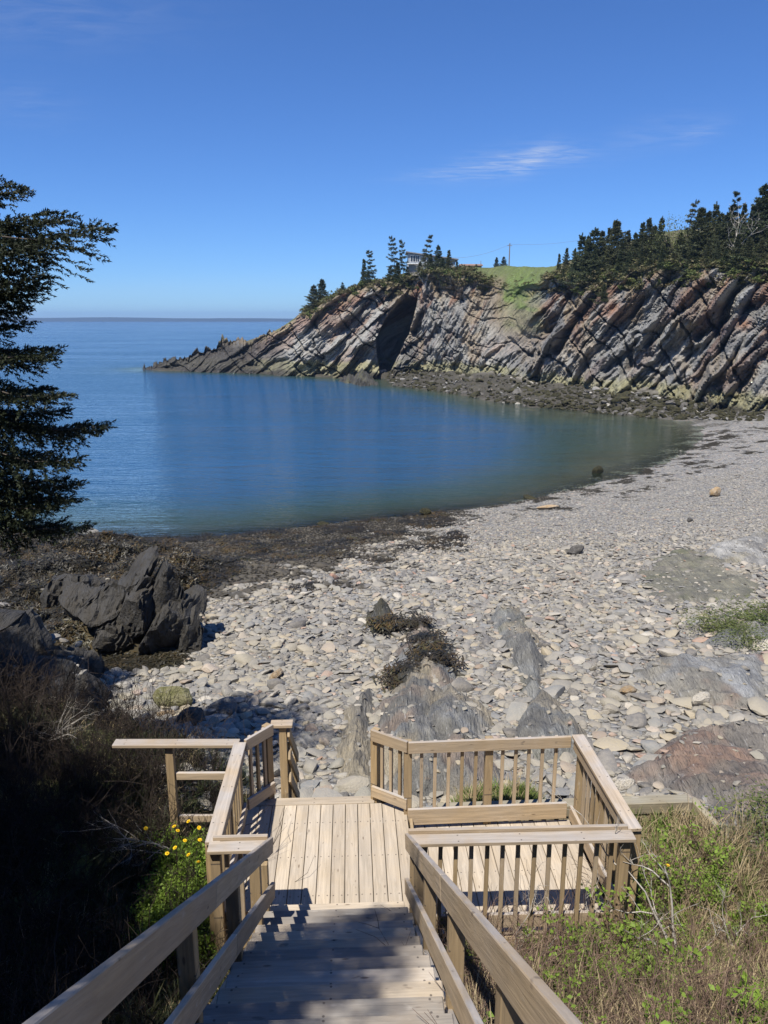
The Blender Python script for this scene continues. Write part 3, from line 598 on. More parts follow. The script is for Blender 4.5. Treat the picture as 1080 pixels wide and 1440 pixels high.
# --- the stair rails
def stair_rail(side, label):
    r = tag(stair_frame('stair_railing'), label, 'railing')
    xi = -.757 if side < 0 else .47; xc = xi + side * .019; zt = lambda y: .95 + (6.24 - y) * .642
    y0, y1 = 6.24, -.7; nv = Vector((0, .642, 1)).normalized(); dv = Vector((0, -1, .642)).normalized()
    def run(nm, ztop, ya, yb, jx=0): board(nm, r, (xc + jx, ya, ztop(ya) - .083), (xc + jx, yb, ztop(yb) - .083), .038, .14, M_RAIL, nv)
    run('top_rail', zt, y0, 3.62); run('top_rail', zt, 3.615, y1)
    mz = lambda y: zt(y) - .49
    run('middle_rail', mz, y0 + .01, 4.15 if side < 0 else 5.2, .0); run('middle_rail', mz, 4.145 if side < 0 else 5.195, y1, .0)
    px = xi + side * (.038 + .0455)
    for y in ([6.10, 5.62, 4.55, 3.25, 1.95, .65] if side < 0 else [6.12, 5.70, 4.85, 3.55, 2.25, .95]):
        zg = max((6.05 - y) * .642 - .55, -.5)
        board('post', r, (px, y, zg - .25), (px, y, zt(y) - .17 if y < 6 else .80), .089, .089, M_POST, (0, 1, 0))
    return r
stair_rail(-1, 'stair railing on the shaded brushy side, boards dotted with dark marks')
stair_rail(1, 'sunlit grey stair railing beside the twiggy green shrubs')
# --- the landing
ld = tag(stair_frame('landing_deck'), 'sunlit wooden landing of narrow planks with a lower side wing', 'deck')
def cut_y1(x):                                                    # chamfered far corners
    return DK_Y1
n = 13; bw = .1445; x = -1.26
while x < .60:
    board('deck_board', ld, (x + .07, DK_Y0 - .02 + jit(.006), -.019), (x + .07, DK_Y1 - .008, -.019 + jit(.002)), .1375, .038, M_DECK); x += bw
board('edge_board', ld, (-1.20, DK_Y1 + .066, -.013), (.24, DK_Y1 + .066, -.013), .138, .038, M_DECK)
board('step_board', ld, (-.80, DK_Y0 - .005 - .075, -.004), (.488, DK_Y0 - .005 - .075, -.004), .138, .036, M_TREAD)
board('rim_joist', ld, (-1.27, DK_Y1 + .12, -.16), (.62, DK_Y1 + .12, -.16), .038, .235, M_POST)
board('rim_joist', ld, (-1.285, DK_Y0 - .05, -.17), (-1.285, DK_Y1 + .09, -.17), .038, .235, M_POST)
board('rim_joist', ld, (.655, DK_Y0 - .05, -.125), (.655, DK_Y1 - .1, -.125), .038, .19, M_POST)
board('rim_joist', ld, (-1.25, DK_Y0 - .045, -.165), (-.84, DK_Y0 - .045, -.165), .038, .235, M_POST)
for x in (-.9, -.3, .3): board('joist', ld, (x, DK_Y0 - .01, -.15), (x, DK_Y1 + .09, -.15), .038, .19, M_POST)
x = .70
while x < 2.50:
    board('deck_board', ld, (x + .05, 6.24 + jit(.006), -.199), (x + .05, 7.93, -.199 + jit(.002)), .1375, .038, M_DECK); x += bw
board('rim_joist', ld, (.68, 6.215, -.34), (2.60, 6.215, -.34), .038, .24, M_POST)
board('rim_joist', ld, (.68, 7.96, -.34), (2.60, 7.96, -.34), .038, .24, M_POST)
board('rim_joist', ld, (2.62, 6.20, -.34), (2.62, 7.98, -.34), .038, .24, M_POST)
for xy in ((-1.2, 6.4), (-1.2, 7.9), (.55, 6.4), (.55, 7.9), (2.5, 6.35), (2.5, 7.85)): board('support_post', ld, (xy[0], xy[1], -1.7), (xy[0], xy[1], -.30), .12, .12, M_POST, (0, 1, 0))
# --- picket railings round the landing
def picket_rail(label, a, b, inside, ztop=.95, zbot=(-.10, .04), n_p=10, posts=(0., 1.), cap=None, skip=(), bottom=True, post_bot=-.5, picket_out=True):
    """a, b: ends of the rail's inner face; inside: unit vector towards the deck"""
    r = tag(stair_frame('picket_railing'), label, 'railing', 'picket railings round the landing')
    a = Vector((*a, 0)); b = Vector((*b, 0)); ins = Vector((*inside, 0)).normalized(); d = (b - a); L = d.length; d.normalize()
    at = lambda f, off, z: a + d * (L * f) - ins * off + Vector((0, 0, z))
    zt = ztop - (.04 if cap == 'flat' else 0)
    board('top_rail', r, at(0, .019, zt - .07), at(1, .019, zt - .07), .038, .14, M_RAIL)
    if bottom: board('bottom_rail', r, at(0, .019, sum(zbot) / 2), at(1, .019, sum(zbot) / 2), .038, zbot[1] - zbot[0], M_RAIL)
    if cap == 'flat': board('cap_board', r, at(-.02 / L, .05, ztop - .0185), at(1 + .02 / L, .05, ztop - .0185), .14, .037, M_RAIL)
    if cap == 'front': board('cap_board', r, at(-.03 / L, .038 + .072, ztop - .055), at(1 + .03 / L, .038 + .072, ztop - .055), .14, .037, M_RAIL)
    for f in posts: board('post', r, at(f, .038 + .046, post_bot), at(f, .038 + .046, zt - (.085 if cap == 'front' else .02)), .089, .089, M_POST, d)
    pz1 = zt - (.078 if cap == 'front' else .012)
    for k in range(n_p):
        f = (k + 1) / (n_p + 1)
        if any(abs(f - q) * L < .085 for q in posts): continue
        board('picket', r, at(f, .038 + .0195, zbot[0] - .02 + jit(.006)), at(f + jit(.003), .038 + .0195, pz1), .037, .037, M_POST if random.random() < .5 else M_RAIL, d, .003)
    return r
picket_rail('long picket railing on the beach side of the landing wing', (.62, 7.82), (2.50, 7.87), (0, -1), n_p=11, posts=(.0, .5), zbot=(-.12, .085))
picket_rail('short slanted picket railing closing the landing corner before the grey bedrock', (.20, 8.12), (.60, 7.84), (-.5, -.7), n_p=3, posts=(.02,), zbot=(.07, .21))
picket_rail('picket railing with a flat grey cap beside the grass and retaining timber', (2.53, 7.88), (2.58, 6.22), (-1, 0), n_p=11, posts=(.04, .5, .97), cap='flat', zbot=(-.12, .05), ztop=.965)
picket_rail('picket railing with a double pale cap behind the twiggy shrubs', (.50, 6.25), (2.56, 6.23), (0, 1), n_p=13, posts=(.06, .98), cap='front', zbot=(-.10, .05), ztop=1.0)
picket_rail('picket railing with a flat grey cap beside the yellow flowers', (-1.25, 6.20), (-1.235, 7.88), (1, 0), n_p=11, posts=(.03, .5, .97), cap='flat', zbot=(.06, .20), ztop=.965)
picket_rail('short slanted picket railing at the head of the lower steps', (-1.215, 7.90), (-.94, 8.24), (.7, -.5), n_p=3, posts=(.95,), zbot=(.08, .22), ztop=.985)
picket_rail('short double-capped picket railing joining the shaded stair railing', (-1.30, 6.23), (-.80, 6.23), (0, 1), n_p=3, posts=(.06,), cap='front', zbot=(.05, .19), ztop=1.0)
# --- plain rail running off to the brush
fr = tag(stair_frame('plain_railing'), 'plain two-board railing reaching from the landing into the dark brush', 'railing')
board('top_rail', fr, (-2.72, 7.99, .93), (-1.30, 7.93, .93), .14, .038, M_RAIL)
board('middle_rail', fr, (-2.05, 7.99, .50), (-1.33, 7.96, .50), .038, .089, M_RAIL); board('bottom_rail', fr, (-2.05, 7.99, -.06), (-1.33, 7.96, -.06), .038, .089, M_RAIL)
board('post', fr, (-2.10, 7.99, -.5), (-2.10, 7.99, .91), .089, .089, M_POST, (0, 1, 0))
# --- the lower flight to the stones
lw = tag(stair_frame('lower_staircase'), 'short steep flight of steps dropping from the landing to the cobbles', 'stairs')
for i in range(1, 8):
    yc = DK_Y1 + .16 + .19 * (i - .5); board('tread', lw, (-.86, yc, -.19 * i - .019), (.14, yc, -.19 * i - .019), .22, .038, M_TREAD)
for x in (-.885, .165): board('stringer', lw, (x, 8.22, -.16), (x, 9.62, -1.56), .038, .22, M_POST)
lr = tag(stair_frame('lower_railing'), 'slatted railing stepping down beside the lower flight to the cobbles', 'railing')
board('post', lr, (-.84, 8.32, -.4), (-.84, 8.32, .93), .089, .089, M_POST, (0, 1, 0)); board('cap_board', lr, (-.98, 8.31, .95), (-.72, 8.31, .95), .14, .038, M_RAIL)
board('post', lr, (-.80, 9.12, -1.6), (-.80, 9.12, .03), .089, .089, M_POST, (0, 1, 0))
for k, dz in enumerate((0, -.30, -.60)): board('side_rail', lr, (-.77, 8.28, .86 + dz), (-.745, 9.16, -.02 + dz), .03, .12, M_POST, (0, .7, .7))
for f in (.3, .55, .8): board('picket', lr, (-.80, 8.32 + .8 * f, .86 - .88 * f - .95), (-.80, 8.32 + .8 * f, .86 - .88 * f - .03), .038, .038, M_POST, (0, 1, 0))
# --- retaining timbers
tb = tag(stair_frame('retaining_timber'), 'low weathered retaining timbers holding back the grass beside the landing', 'retaining wall')
for k, (z, dx) in enumerate(((-.17, 0.0), (-.33, .10))): board('timber', tb, (1.0, 8.13 + .02 * k, z), (4.12 - dx, 8.17 + .02 * k, z), .16, .155, M_TIMBER, c=.01)
board('end_plank', tb, (4.13, 8.22, -.22), (4.45, 7.62, -.50), .09, .26, M_TIMBER, c=.008)
# ------------------------------------------------------------------ bedrock that breaks through the stones
OUTS = []
def px_poly(pts): return [tuple(drop_px(u, v)[:2]) for u, v in pts]
def outcrop(name, label, poly, H, strike, cols, seed, step=.07, edge=.8, rough=1.0, mat=None, weed=None, peaks=None, cat='rock', group=None):
    """a rib of bedrock over a footprint: ridges follow the bedding's strike"""
    poly = [tuple(p[:2]) for p in poly]; xs = [p[0] for p in poly]; ys = [p[1] for p in poly]
    ca, sa = math.cos(strike), math.sin(strike)
    def h(x, y):
        x = np.asarray(x, float); y = np.asarray(y, float)
        wob = (fbm(x * 1.3, y * 1.3, seed=seed + 5) - .5) * edge * 1.1
        sd = sdist(x, y, poly) + wob; a = x * ca + y * sa; b = -x * sa + y * ca
        m = sstep(-.25, edge, sd)
        ph = b * 1.15 + (fbm(a * .35, b * .9, seed=seed, oct=3) - .5) * 2.2; f = ph - np.floor(ph)
        ph2 = b * 3.4 + (fbm(a * .8, b * 1.6, seed=seed + 2, oct=3) - .5) * 2.5; f2 = ph2 - np.floor(ph2)
        body = .45 + .55 * fbm(x * .6, y * .6, seed=seed + 1, oct=4)
        z = H * m * (body + rough * (.36 * np.minimum(f * 1.25, (1 - f) * 5) + .15 * np.minimum(f2 * 1.3, (1 - f2) * 4))) + rough * (fbm(x * 4, y * 4, seed=seed + 3) - .5) * .16 * m
        if peaks:
            for (qx, qy, qh, la, lb, rot) in peaks:
                c2, s2 = math.cos(rot), math.sin(rot); dx, dy = x - qx, y - qy; p_, q_ = dx * c2 + dy * s2, -dx * s2 + dy * c2
                w = (fbm(x * 2.4, y * 2.4, seed=seed + 9) - .5) * .5 + (fbm((p_ * .4 + q_) * 5, (q_ * .4 - p_) * 1.2, seed=seed + 10) - .5) * .42
                g = 1 - np.maximum(np.abs(p_) / la, np.where(q_ > 0, q_ / (lb * 1.25), -q_ / (lb * .55))) + w
                lay = (p_ * .5 + q_) * 3.2 + (fbm(p_ * 2, q_ * 2, seed=seed + 11) - .5) * 1.5; lay = lay * 1.3; lf = lay - np.floor(lay)
                z = np.maximum(z, qh * np.clip(g, 0, 1) ** .62 + .22 * np.minimum(lf * 1.3, (1 - lf) * 4) * (g > 0) * qh * .5)
        return ground(x, y) - .14 + z, m
    nx = int((max(xs) - min(xs) + 2) / step) + 2; ny = int((max(ys) - min(ys) + 2) / step) + 2
    X, Y = np.meshgrid(np.linspace(min(xs) - 1, max(xs) + 1, nx), np.linspace(min(ys) - 1, max(ys) + 1, ny)); Z, m = h(X, Y)
    Z = np.where(m < .02, Z - .25, Z)
    n1 = fbm(X * .9, Y * .9, seed=seed + 20); n2 = fbm(X * 3, Y * 3, seed=seed + 21); C = np.zeros(X.shape + (3,)); C[:] = cols[0]
    for i, c in enumerate(cols[1:]):
        w = sstep(.50, .66, fbm(X * .8 + i * 7, Y * .8, seed=seed + 30 + i))[..., None]; C = C * (1 - w) + np.array(c) * w
    C = C * (.75 + .5 * n2[..., None])
    if weed:
        for (wx, wy, wr) in weed:
            w = sstep(wr, wr * .55, np.hypot(X - wx, Y - wy) + (n2 - .5) * wr * 1.2)[..., None]; C = C * (1 - w) + np.array((.030, .028, .016)) * w
    keep = (m > .001); fc = grid_faces(ny, nx); kf = keep.reshape(-1)[fc].any(1); fc = fc[kf]
    used = np.unique(fc); remap = -np.ones(nx * ny, int); remap[used] = np.arange(len(used))
    org = np.array([sum(xs) / len(xs), sum(ys) / len(ys), float(ground(sum(xs) / len(xs), sum(ys) / len(ys)))])
    V = np.stack([X, Y, Z], -1).reshape(-1, 3)[used] - org
    me = raw_mesh(name, V, remap[fc], True, np.clip(C, .01, 1).reshape(-1, 3)[used], [mat or M_ROCK])
    try: me.set_sharp_from_angle(angle=R(42))
    except Exception: pass
    OUTS.append((poly, h)); return tag(obj(name, me, loc=org), label, cat, group)
G1, G2, G3, RU, TN = (.21, .21, .195), (.26, .265, .265), (.15, .145, .13), (.29, .155, .095), (.29, .25, .18)
outcrop('rock_outcrop', 'brown-grey wedge of bedrock beside the slanted railing post', px_poly([(462, 1050), (490, 1000), (518, 955), (528, 975), (527, 1030), (535, 1120), (470, 1100)]), .44, 1.35, [(.20, .185, .155), G3, TN], 210, .055, .5)
p = drop_px(600, 915); p2 = drop_px(612, 940); p3 = drop_px(570, 965); p4 = drop_px(590, 890)
outcrop('rock_outcrop', 'ribbed grey bedrock capped with dark weed, behind the long picket railing', px_poly([(528, 1125), (532, 1000), (545, 945), (568, 905), (575, 878), (612, 882), (640, 925), (645, 975), (690, 1000), (705, 1060), (700, 1125)]), .50, 1.5, [G1, G2, G3, (.24, .19, .15), TN], 220, .055, .55,
        weed=[(p2[0] + .05, p2[1], .75), (p[0], p[1] + .3, .6), (p3[0], p3[1], .42), (p4[0], p4[1] + .2, .5)])
outcrop('rock_outcrop', 'small dark weedy rock poking from the pebbles', px_poly([(522, 892), (520, 860), (540, 848), (562, 872), (560, 895)]), .5, 1.2, [(.05, .046, .03), (.12, .115, .05)], 230, .05, .5)
outcrop('rock_outcrop', 'long broken rib of grey bedrock amid the pale pebbles', px_poly([(692, 858), (715, 846), (742, 868), (758, 905), (775, 935), (770, 965), (795, 990), (825, 1025), (822, 1060), (760, 1075), (715, 1045), (735, 990), (722, 940), (700, 895)]), .44, 1.25, [G1, (.17, .165, .125), G3, TN], 240, .06, .5)
outcrop('rock_outcrop', 'flat olive-grey rock shelf with green algae near the pale slab', px_poly([(880, 815), (900, 785), (950, 768), (1015, 775), (1085, 815), (1085, 860), (1010, 850), (940, 862), (892, 845)]), .26, -.5, [(.19, .18, .135), (.15, .15, .09), (.24, .22, .17)], 250, .08, 1.0, .6)
outcrop('rock_outcrop', 'pale smooth slab of rock high on the gravel', px_poly([(975, 782), (1010, 762), (1090, 738), (1095, 805), (1030, 795)]), .36, -.5, [(.36, .35, .32), (.30, .27, .19), (.25, .24, .22)], 260, .08, .9, .7)
outcrop('rock_outcrop', 'broad veined slab sloping up from the flat stones', px_poly([(870, 950), (900, 930), (975, 922), (1085, 925), (1095, 1000), (1010, 1005), (930, 975)]), .42, -.45, [(.24, .225, .19), G2, RU, (.30, .28, .23)], 270, .06, .7, .8)
outcrop('rock_outcrop', 'rusty red-brown bedrock rising past the end of the timbers', px_poly([(885, 1085), (915, 1045), (960, 1025), (1040, 1015), (1110, 1040), (1150, 1120), (1120, 1195), (1045, 1195), (1000, 1140), (930, 1120)]), .48, -.6, [(.20, .18, .155), (.225, .15, .11), (.22, .21, .19), (.17, .145, .12)], 280, .055, .7, 1.0)
outcrop('rock_outcrop', 'grey rock shelf under the low green bush', px_poly([(985, 905), (1010, 880), (1100, 865), (1110, 915), (1030, 915)]), .35, -.5, [G1, (.22, .19, .14)], 290, .07, .6, .6)
DKR = [(.032, .030, .026), (.065, .060, .050), (.018, .017, .014)]
def ico(sub):
    import bmesh
    bm = bmesh.new(); bmesh.ops.create_icosphere(bm, subdivisions=sub, radius=1); V = np.array([v.co[:] for v in bm.verts]); Fc = np.array([[v.index for v in f.verts] for f in bm.faces]); bm.free(); return V, Fc
def slab_rock(name, label, slabs, seed, mat, cols):
    """a jagged rock of tilted, split slabs: one mesh"""
    rg = np.random.default_rng(seed); VV = []; FF = []; CC = []; o = 0; B, Fc = ico(4); org = np.array([slabs[0][0], slabs[0][1], float(ground(slabs[0][0], slabs[0][1]))])
    for (x, y, sx, sy, sz, lean, yaw) in slabs:
        V = B.copy()
        for k in range(15):
            nrm = rg.normal(size=3); nrm /= np.linalg.norm(nrm); dd = rg.uniform(.42, .78); q = V @ nrm - dd; V -= np.outer(np.maximum(q, 0) * .96, nrm)
        V *= np.array([sx * 1.35, sy * 1.2, sz * .80]) * 1.35
        lay = V[:, 0] * 9 + V[:, 2] * 1.2 + fbm(V[:, 0] * 2 + x, V[:, 1] * 2 + y, V[:, 2] * 1.2, seed=seed, oct=3) * 3.5; f = lay - np.floor(lay)
        V += np.stack([0 * f, np.sign(V[:, 1]) * .09 * np.minimum(f * 1.3, (1 - f) * 4), .14 * np.minimum(f * 1.3, (1 - f) * 4) * (V[:, 2] > 0)], 1) + .16 * (np.stack([fbm(V[:, 0] * 3 + k * 5, V[:, 1] * 3, V[:, 2] * 1.6, seed=seed + k, oct=3) for k in range(3)], 1) - .5)
        rot = np.array(Matrix.Rotation(yaw, 3, 'Z') @ Matrix.Rotation(lean, 3, 'Y')); V = V @ rot.T + np.array([x, y, float(ground(x, y)) + sz * .35]) - org
        n = fbm(V[:, 0] * 2, V[:, 1] * 2, V[:, 2] * 2, seed=seed + 7)[:, None]; CC.append(np.array(cols[0]) * (1 - n) + np.array(cols[1]) * n); VV.append(V); FF.append(Fc + o); o += len(V)
    me = raw_mesh(name, np.concatenate(VV), np.concatenate(FF), True, np.concatenate(CC), [mat])
    try: me.set_sharp_from_angle(angle=R(30))
    except Exception: pass
    tag(obj(name, me, loc=org), label, 'rock'); OUTS.append(([(min(s_[0] for s_ in slabs) - .6, min(s_[1] for s_ in slabs) - .5), (max(s_[0] for s_ in slabs) + .5, min(s_[1] for s_ in slabs) - .5), (max(s_[0] for s_ in slabs) + .5, max(s_[1] for s_ in slabs) + .5), (min(s_[0] for s_ in slabs) - .6, max(s_[1] for s_ in slabs) + .5)], lambda x, y, sl=slabs: (ground(x, y) + .9 * (np.min([np.hypot((x - q[0]) / (q[2] + .15), (y - q[1]) / (q[3] + .15)) for q in sl], axis=0) < 1.0), (np.min([np.hypot((x - q[0]) / (q[2] + .2), (y - q[1]) / (q[3] + .2)) for q in sl], axis=0) < 1.0).astype(float))))
DK2 = [(.020, .018, .014), (.062, .054, .042)]
slab_rock('jagged_rock', 'jagged dark rock of upended split slabs among brown seaweed', [(-5.75, 18.9, .42, .75, 1.65, .38, .25), (-6.35, 19.1, .30, .6, 1.45, .42, .1), (-6.85, 19.2, .34, .6, 1.5, .48, .3), (-5.2, 18.7, .40, .6, 1.05, .25, -.1), (-5.55, 18.1, .40, .5, .85, .35, .2), (-6.3, 18.3, .38, .5, .95, .5, .4), (-7.3, 18.8, .40, .6, .8, .6, .2), (-7.8, 19.3, .45, .6, .65, .6, .5), (-4.95, 18.2, .35, .4, .6, .1, .3), (-6.9, 18.0, .4, .45, .55, .5, 0)], 300, M_ROCKL, DK2)
slab_rock('jagged_rock', 'low black slabs between the seaweed and the jagged rock', [(-9.0, 21.8, .55, .6, .75, .5, .3), (-8.3, 21.6, .45, .5, .55, .4, .1), (-9.8, 22.2, .5, .6, .6, .6, .3), (-7.6, 22.3, .5, .5, .4, .3, .6)], 310, M_ROCKL, DK2)
slab_rock('jagged_rock', 'shadowed heap of dark slabs under the spruce and brush', [(-7.9, 15.2, .8, .9, 1.25, .45, .3), (-8.9, 15.8, .8, 1.0, 1.6, .5, .2), (-7.0, 14.3, .8, .9, .9, .4, .1), (-6.3, 13.6, .7, .8, .7, .4, .5), (-10.2, 16.4, .9, 1.0, 1.7, .5, .2), (-7.1, 15.9, .6, .6, .7, .3, .3), (-8.2, 13.9, .9, 1.0, 1.1, .4, .2), (-9.5, 14.4, 1., 1., 1.4, .4, .2)], 320, M_ROCKL, DK2)
outcrop('sea_rock', 'dark ribbed spur of rock standing in the water below the cave', [(-7.5, 126), (-4, 124), (-1.2, 126.5), (-0.8, 132), (-3, 139), (-8, 139), (-7.4, 131)], 2.2, 1.2, [(.05, .045, .035), (.10, .095, .055), (.03, .028, .02)], 330, .22, 2.0, 1.2, M_ROCKL, peaks=[(-3.6, 130.5, 4.2, 2.2, 4.0, .2), (-5.8, 133.5, 4.0, 1.8, 4.5, .2)])
outcrop('sea_rock', 'low dark rock awash off the tip of the headland', [(-54.5, 165.5), (-50.5, 164), (-49.8, 166), (-53, 167.5)], .95, .3, [(.03, .028, .022), (.045, .04, .03)], 340, .3, 1.2, 1.0, M_ROCKL)
def surf(x, y):
    z = ground(x, y); on = np.zeros(np.shape(z))
    for poly, h in OUTS:
        xs = [p[0] for p in poly]; ys = [p[1] for p in poly]; k = (x > min(xs) - 1) & (x < max(xs) + 1) & (y > min(ys) - 1) & (y < max(ys) + 1)
        if np.any(k):
            zz, m = h(x[k], y[k]); zk = z[k]; z[k] = np.maximum(zk, zz); on[k] = np.maximum(on[k], (zz > zk + .02) * m)
    return z, on

# ------------------------------------------------------------------ stones
def stone_mesh(seed, sub=2, flat=.42, cuts=7, name='stone', mat=None):
    rg = np.random.default_rng(seed); V, Fc = ico(sub); V = V.copy()
    for k in range(cuts):
        nrm = rg.normal(size=3); nrm[2] *= .8; nrm /= np.linalg.norm(nrm); dd = rg.uniform(.50, .84); o = V @ nrm - dd; V -= np.outer(np.maximum(o, 0) * .9, nrm)
    V *= 1 + .16 * (fbm(V[:, 0] * 1.7 + seed, V[:, 1] * 1.7, V[:, 2] * 1.7 + 3, seed=seed, oct=2)[:, None] - .5)
    V[:, 0] *= rg.uniform(1.0, 1.25); V[:, 1] *= rg.uniform(.68, .9); V[:, 2] *= flat * rg.uniform(.75, 1.35)
    me = raw_mesh(name, V, Fc, True, mats=[mat or M_STONE])
    try: me.set_sharp_from_angle(angle=R(34))
    except Exception: pass
    return me
PROTO_ST = [stone_mesh(500 + i, 2, [.36, .28, .44, .24][i % 4], 9 + i % 5) for i in range(12)]
PROTO_SM = [stone_mesh(540 + i, 1, .45, 5) for i in range(8)]
def sow_stones():
    rg = np.random.default_rng(11); cell = .22; taken = {}; P = []; S = []
    # candidates: biggest first, thinner with distance
    cand = []
    def pool(n, y0, y1, med, sig, smin, smax, pw=1.0):
        y = y0 + (y1 - y0) * rg.random(n) ** pw; x = (rg.random(n) * 2 - 1) * (3.6 + y * .535); s = np.clip(np.exp(rg.normal(math.log(med), sig, n)), smin, smax)
        far = sstep(20, 45, y + .35 * np.maximum(x, 0)); s = s * (1 - .35 * far); cand.append(np.stack([x, y, s], 1))
    pool(1000, 8.4, 30, .28, .40, .16, .62); pool(40000, 8.4, 20, .108, .50, .045, .34); pool(70000, 18, 33, .108, .48, .05, .32); pool(56000, 30, 50, .12, .35, .07, .27); pool(12000, 46, 66, .11, .4, .08, .5)
    c = np.concatenate(cand); d = -sdist(c[:, 0], c[:, 1], SEA_POLY); xl, yl = to_local(c[:, 0], c[:, 1])
    keep = (d > -1.6) & (yl > np.where(xl < -2.6, 11.5, 8.7)) & ((xl < 1.0) | (xl > 2.9) | (yl > 9.3)) & ((xl < 3.9) | (yl > 9.0))
    kd = sdist(c[:, 0], c[:, 1], KELP_POLY); keep &= (kd < -.2) | (rg.random(len(c)) < .05)
    c = c[keep]; z, on = surf(c[:, 0], c[:, 1]); k2 = (on < .05) | (rg.random(len(c)) < np.where(c[:, 2] < .16, .05, .006)); c = c[k2]; z = z[k2]
    o = np.argsort(-c[:, 2]); c = c[o]; z = z[o]; out = []
    for i in range(len(c)):
        x, y, s = c[i]; gx, gy = int(x // cell), int(y // cell); ok = True; rr = s * .5 * .80
        w = 1 if s < .3 else 2
        for a in range(gx - w, gx + w + 1):
            for b in range(gy - w, gy + w + 1):
                for (qx, qy, qr) in taken.get((a, b), ()):
                    if (qx - x) ** 2 + (qy - y) ** 2 < (qr + rr) ** 2 * .80: ok = False; break
                if not ok: break
            if not ok: break
        if ok: taken.setdefault((gx, gy), []).append((x, y, rr)); out.append(i)
    c = c[out]; z = z[out]; n = len(c)
    rot = np.stack([rg.normal(0, .22, n), rg.normal(0, .22, n), rg.random(n) * 6.283], 1); sc = np.repeat(c[:, 2:3] * .56, 3, 1) * rg.uniform(.9, 1.12, (n, 3))
    pos = np.stack([c[:, 0], c[:, 1], z + c[:, 2] * rg.uniform(.02, .12, n)], 1)
    return pos, rot, sc, c[:, 2]
def place_stones():
    pos, rot, sc, size = sow_stones(); n = len(pos); rg = np.random.default_rng(12)
    u, v, zc = project(pos); vis = (u > 0) & (u < 1080) & (v > 700) & (v < 1120) & ~((v > 1030) & (u < 330)); app = np.where(vis, size / zc, 0)
    big = np.argsort(-app)[:300]; rest = np.setdiff1d(np.arange(n), big)
    for i in big:
        obj('stone', PROTO_ST[int(rg.integers(12))], beach, pos[i], rot[i], sc[i])
    near = rest[pos[rest, 1] < 30]; far = rest[pos[rest, 1] >= 30]
    idx = np.concatenate([rg.integers(0, 12, len(near)), rg.integers(12, 20, len(far))]); al = np.concatenate([near, far])
    scatter('pebbles', pos[al], rot[al], sc[al], idx, PROTO_ST + PROTO_SM, beach)
    print('stones', n)
place_stones()
# --- boulders one can single out
def mat_boulder(name, c1, c2, c3=(.30, .29, .27)):
    t = NT(name); P = t.pos(); O = t.objco(); n = t.noise(O, 1.4, 6, .65); n2 = t.noise(O, 6, 5, .6)
    c = t.mix(t.maprange(n, .32, .66), c1, c2); c = t.mix(t.maprange(n2, .55, .75, 0, .6), c, c3)
    return t.done(c, .85, t.bump(n2, .08, .8, t.bump(n, .2, .6)), .25)
def boulder(label, u, v, size, seed, m, yaw=0.0, tilt=.1, sink=.25, name='boulder', cuts=9, group=None):
    p = drop_px(u, v); me = stone_mesh(seed, 3, .8, cuts, 'boulder', m); s = Vector(size) * .5
    return tag(obj(name, me, None, (p[0], p[1], p[2] + s.z * (.8 - sink)), (tilt, jit(.1), yaw), s), label, 'boulder', group)
MB_MOSS = mat_boulder('mossy_boulder', (.105, .105, .04), (.20, .185, .105)); MB_GREY = mat_boulder('grey_boulder', (.17, .17, .165), (.25, .235, .21)); MB_DARK = mat_boulder('dark_boulder', (.07, .066, .06), (.14, .13, .115), (.2, .19, .17))
MB_TAN = mat_boulder('tan_boulder', (.36, .24, .12), (.42, .34, .24)); MB_PALE = mat_boulder('pale_boulder', (.52, .47, .38), (.58, .54, .47)); MB_WEED = mat_boulder('weedy_boulder', (.022, .022, .012), (.05, .045, .02), (.12, .10, .06))
boulder('rounded olive-green mossy boulder at the edge of the tree shadow', 247, 992, (.95, .7, .68), 601, MB_MOSS, .1)
boulder('grey flat-topped boulder beside the mossy boulder', 316, 1002, (.72, .55, .42), 602, MB_GREY, .4)
boulder('small rust-orange stone in front of the mossy boulder', 232, 1008, (.32, .26, .2), 603, MB_TAN, .3)
boulder('brown boulder with a dark hollow among pale pebbles', 388, 955, (.42, .34, .30), 604, MB_TAN, 1.2)
boulder('dark pitted boulder alone on the pale gravel', 810, 779, (.85, .6, .55), 605, MB_DARK, .2)
boulder('black weedy boulder standing in the shallows', 840, 670, (.75, .6, .95), 606, MB_WEED, .2, sink=.1)
boulder('brown upright stone on the far gravel', 1006, 698, (.75, .6, .75), 607, MB_TAN, .3)
boulder('small dark stone on the fine gravel', 970, 734, (.4, .35, .32), 608, MB_DARK, .9)
boulder('weed-covered rock lump at the water edge', 598, 724, (.75, .6, .7), 609, MB_WEED, .3)
boulder('long brown rock lying at the water edge', 770, 716, (1.5, .6, .35), 610, MB_TAN, .1)
boulder('cream-yellow rounded stone beside the weedy bedrock', 505, 928, (.34, .28, .26), 611, MB_PALE, .1, cuts=4)
boulder('chunky white stone beside the cream-yellow one', 553, 930, (.36, .26, .26), 612, MB_PALE, .8, cuts=8)
boulder('pinkish white boulder at the foot of the veined slab', 986, 990, (.42, .30, .32), 613, MB_PALE, .4, cuts=6)
boulder('tan lopsided stone amid flat blue-grey stones', 883, 975, (.42, .32, .26), 614, MB_TAN, .5)
boulder('dark round boulder inside the tree shadow behind the plain railing', 268, 1022, (.62, .5, .46), 615, MB_DARK, .5)
boulder('big white quartz stone beside the retaining timbers', 878, 1108, (.40, .30, .24), 616, MB_PALE, .6, cuts=7)
boulder('white oval stone by the lower steps', 498, 1072, (.26, .2, .14), 617, MB_PALE, .1, cuts=3)
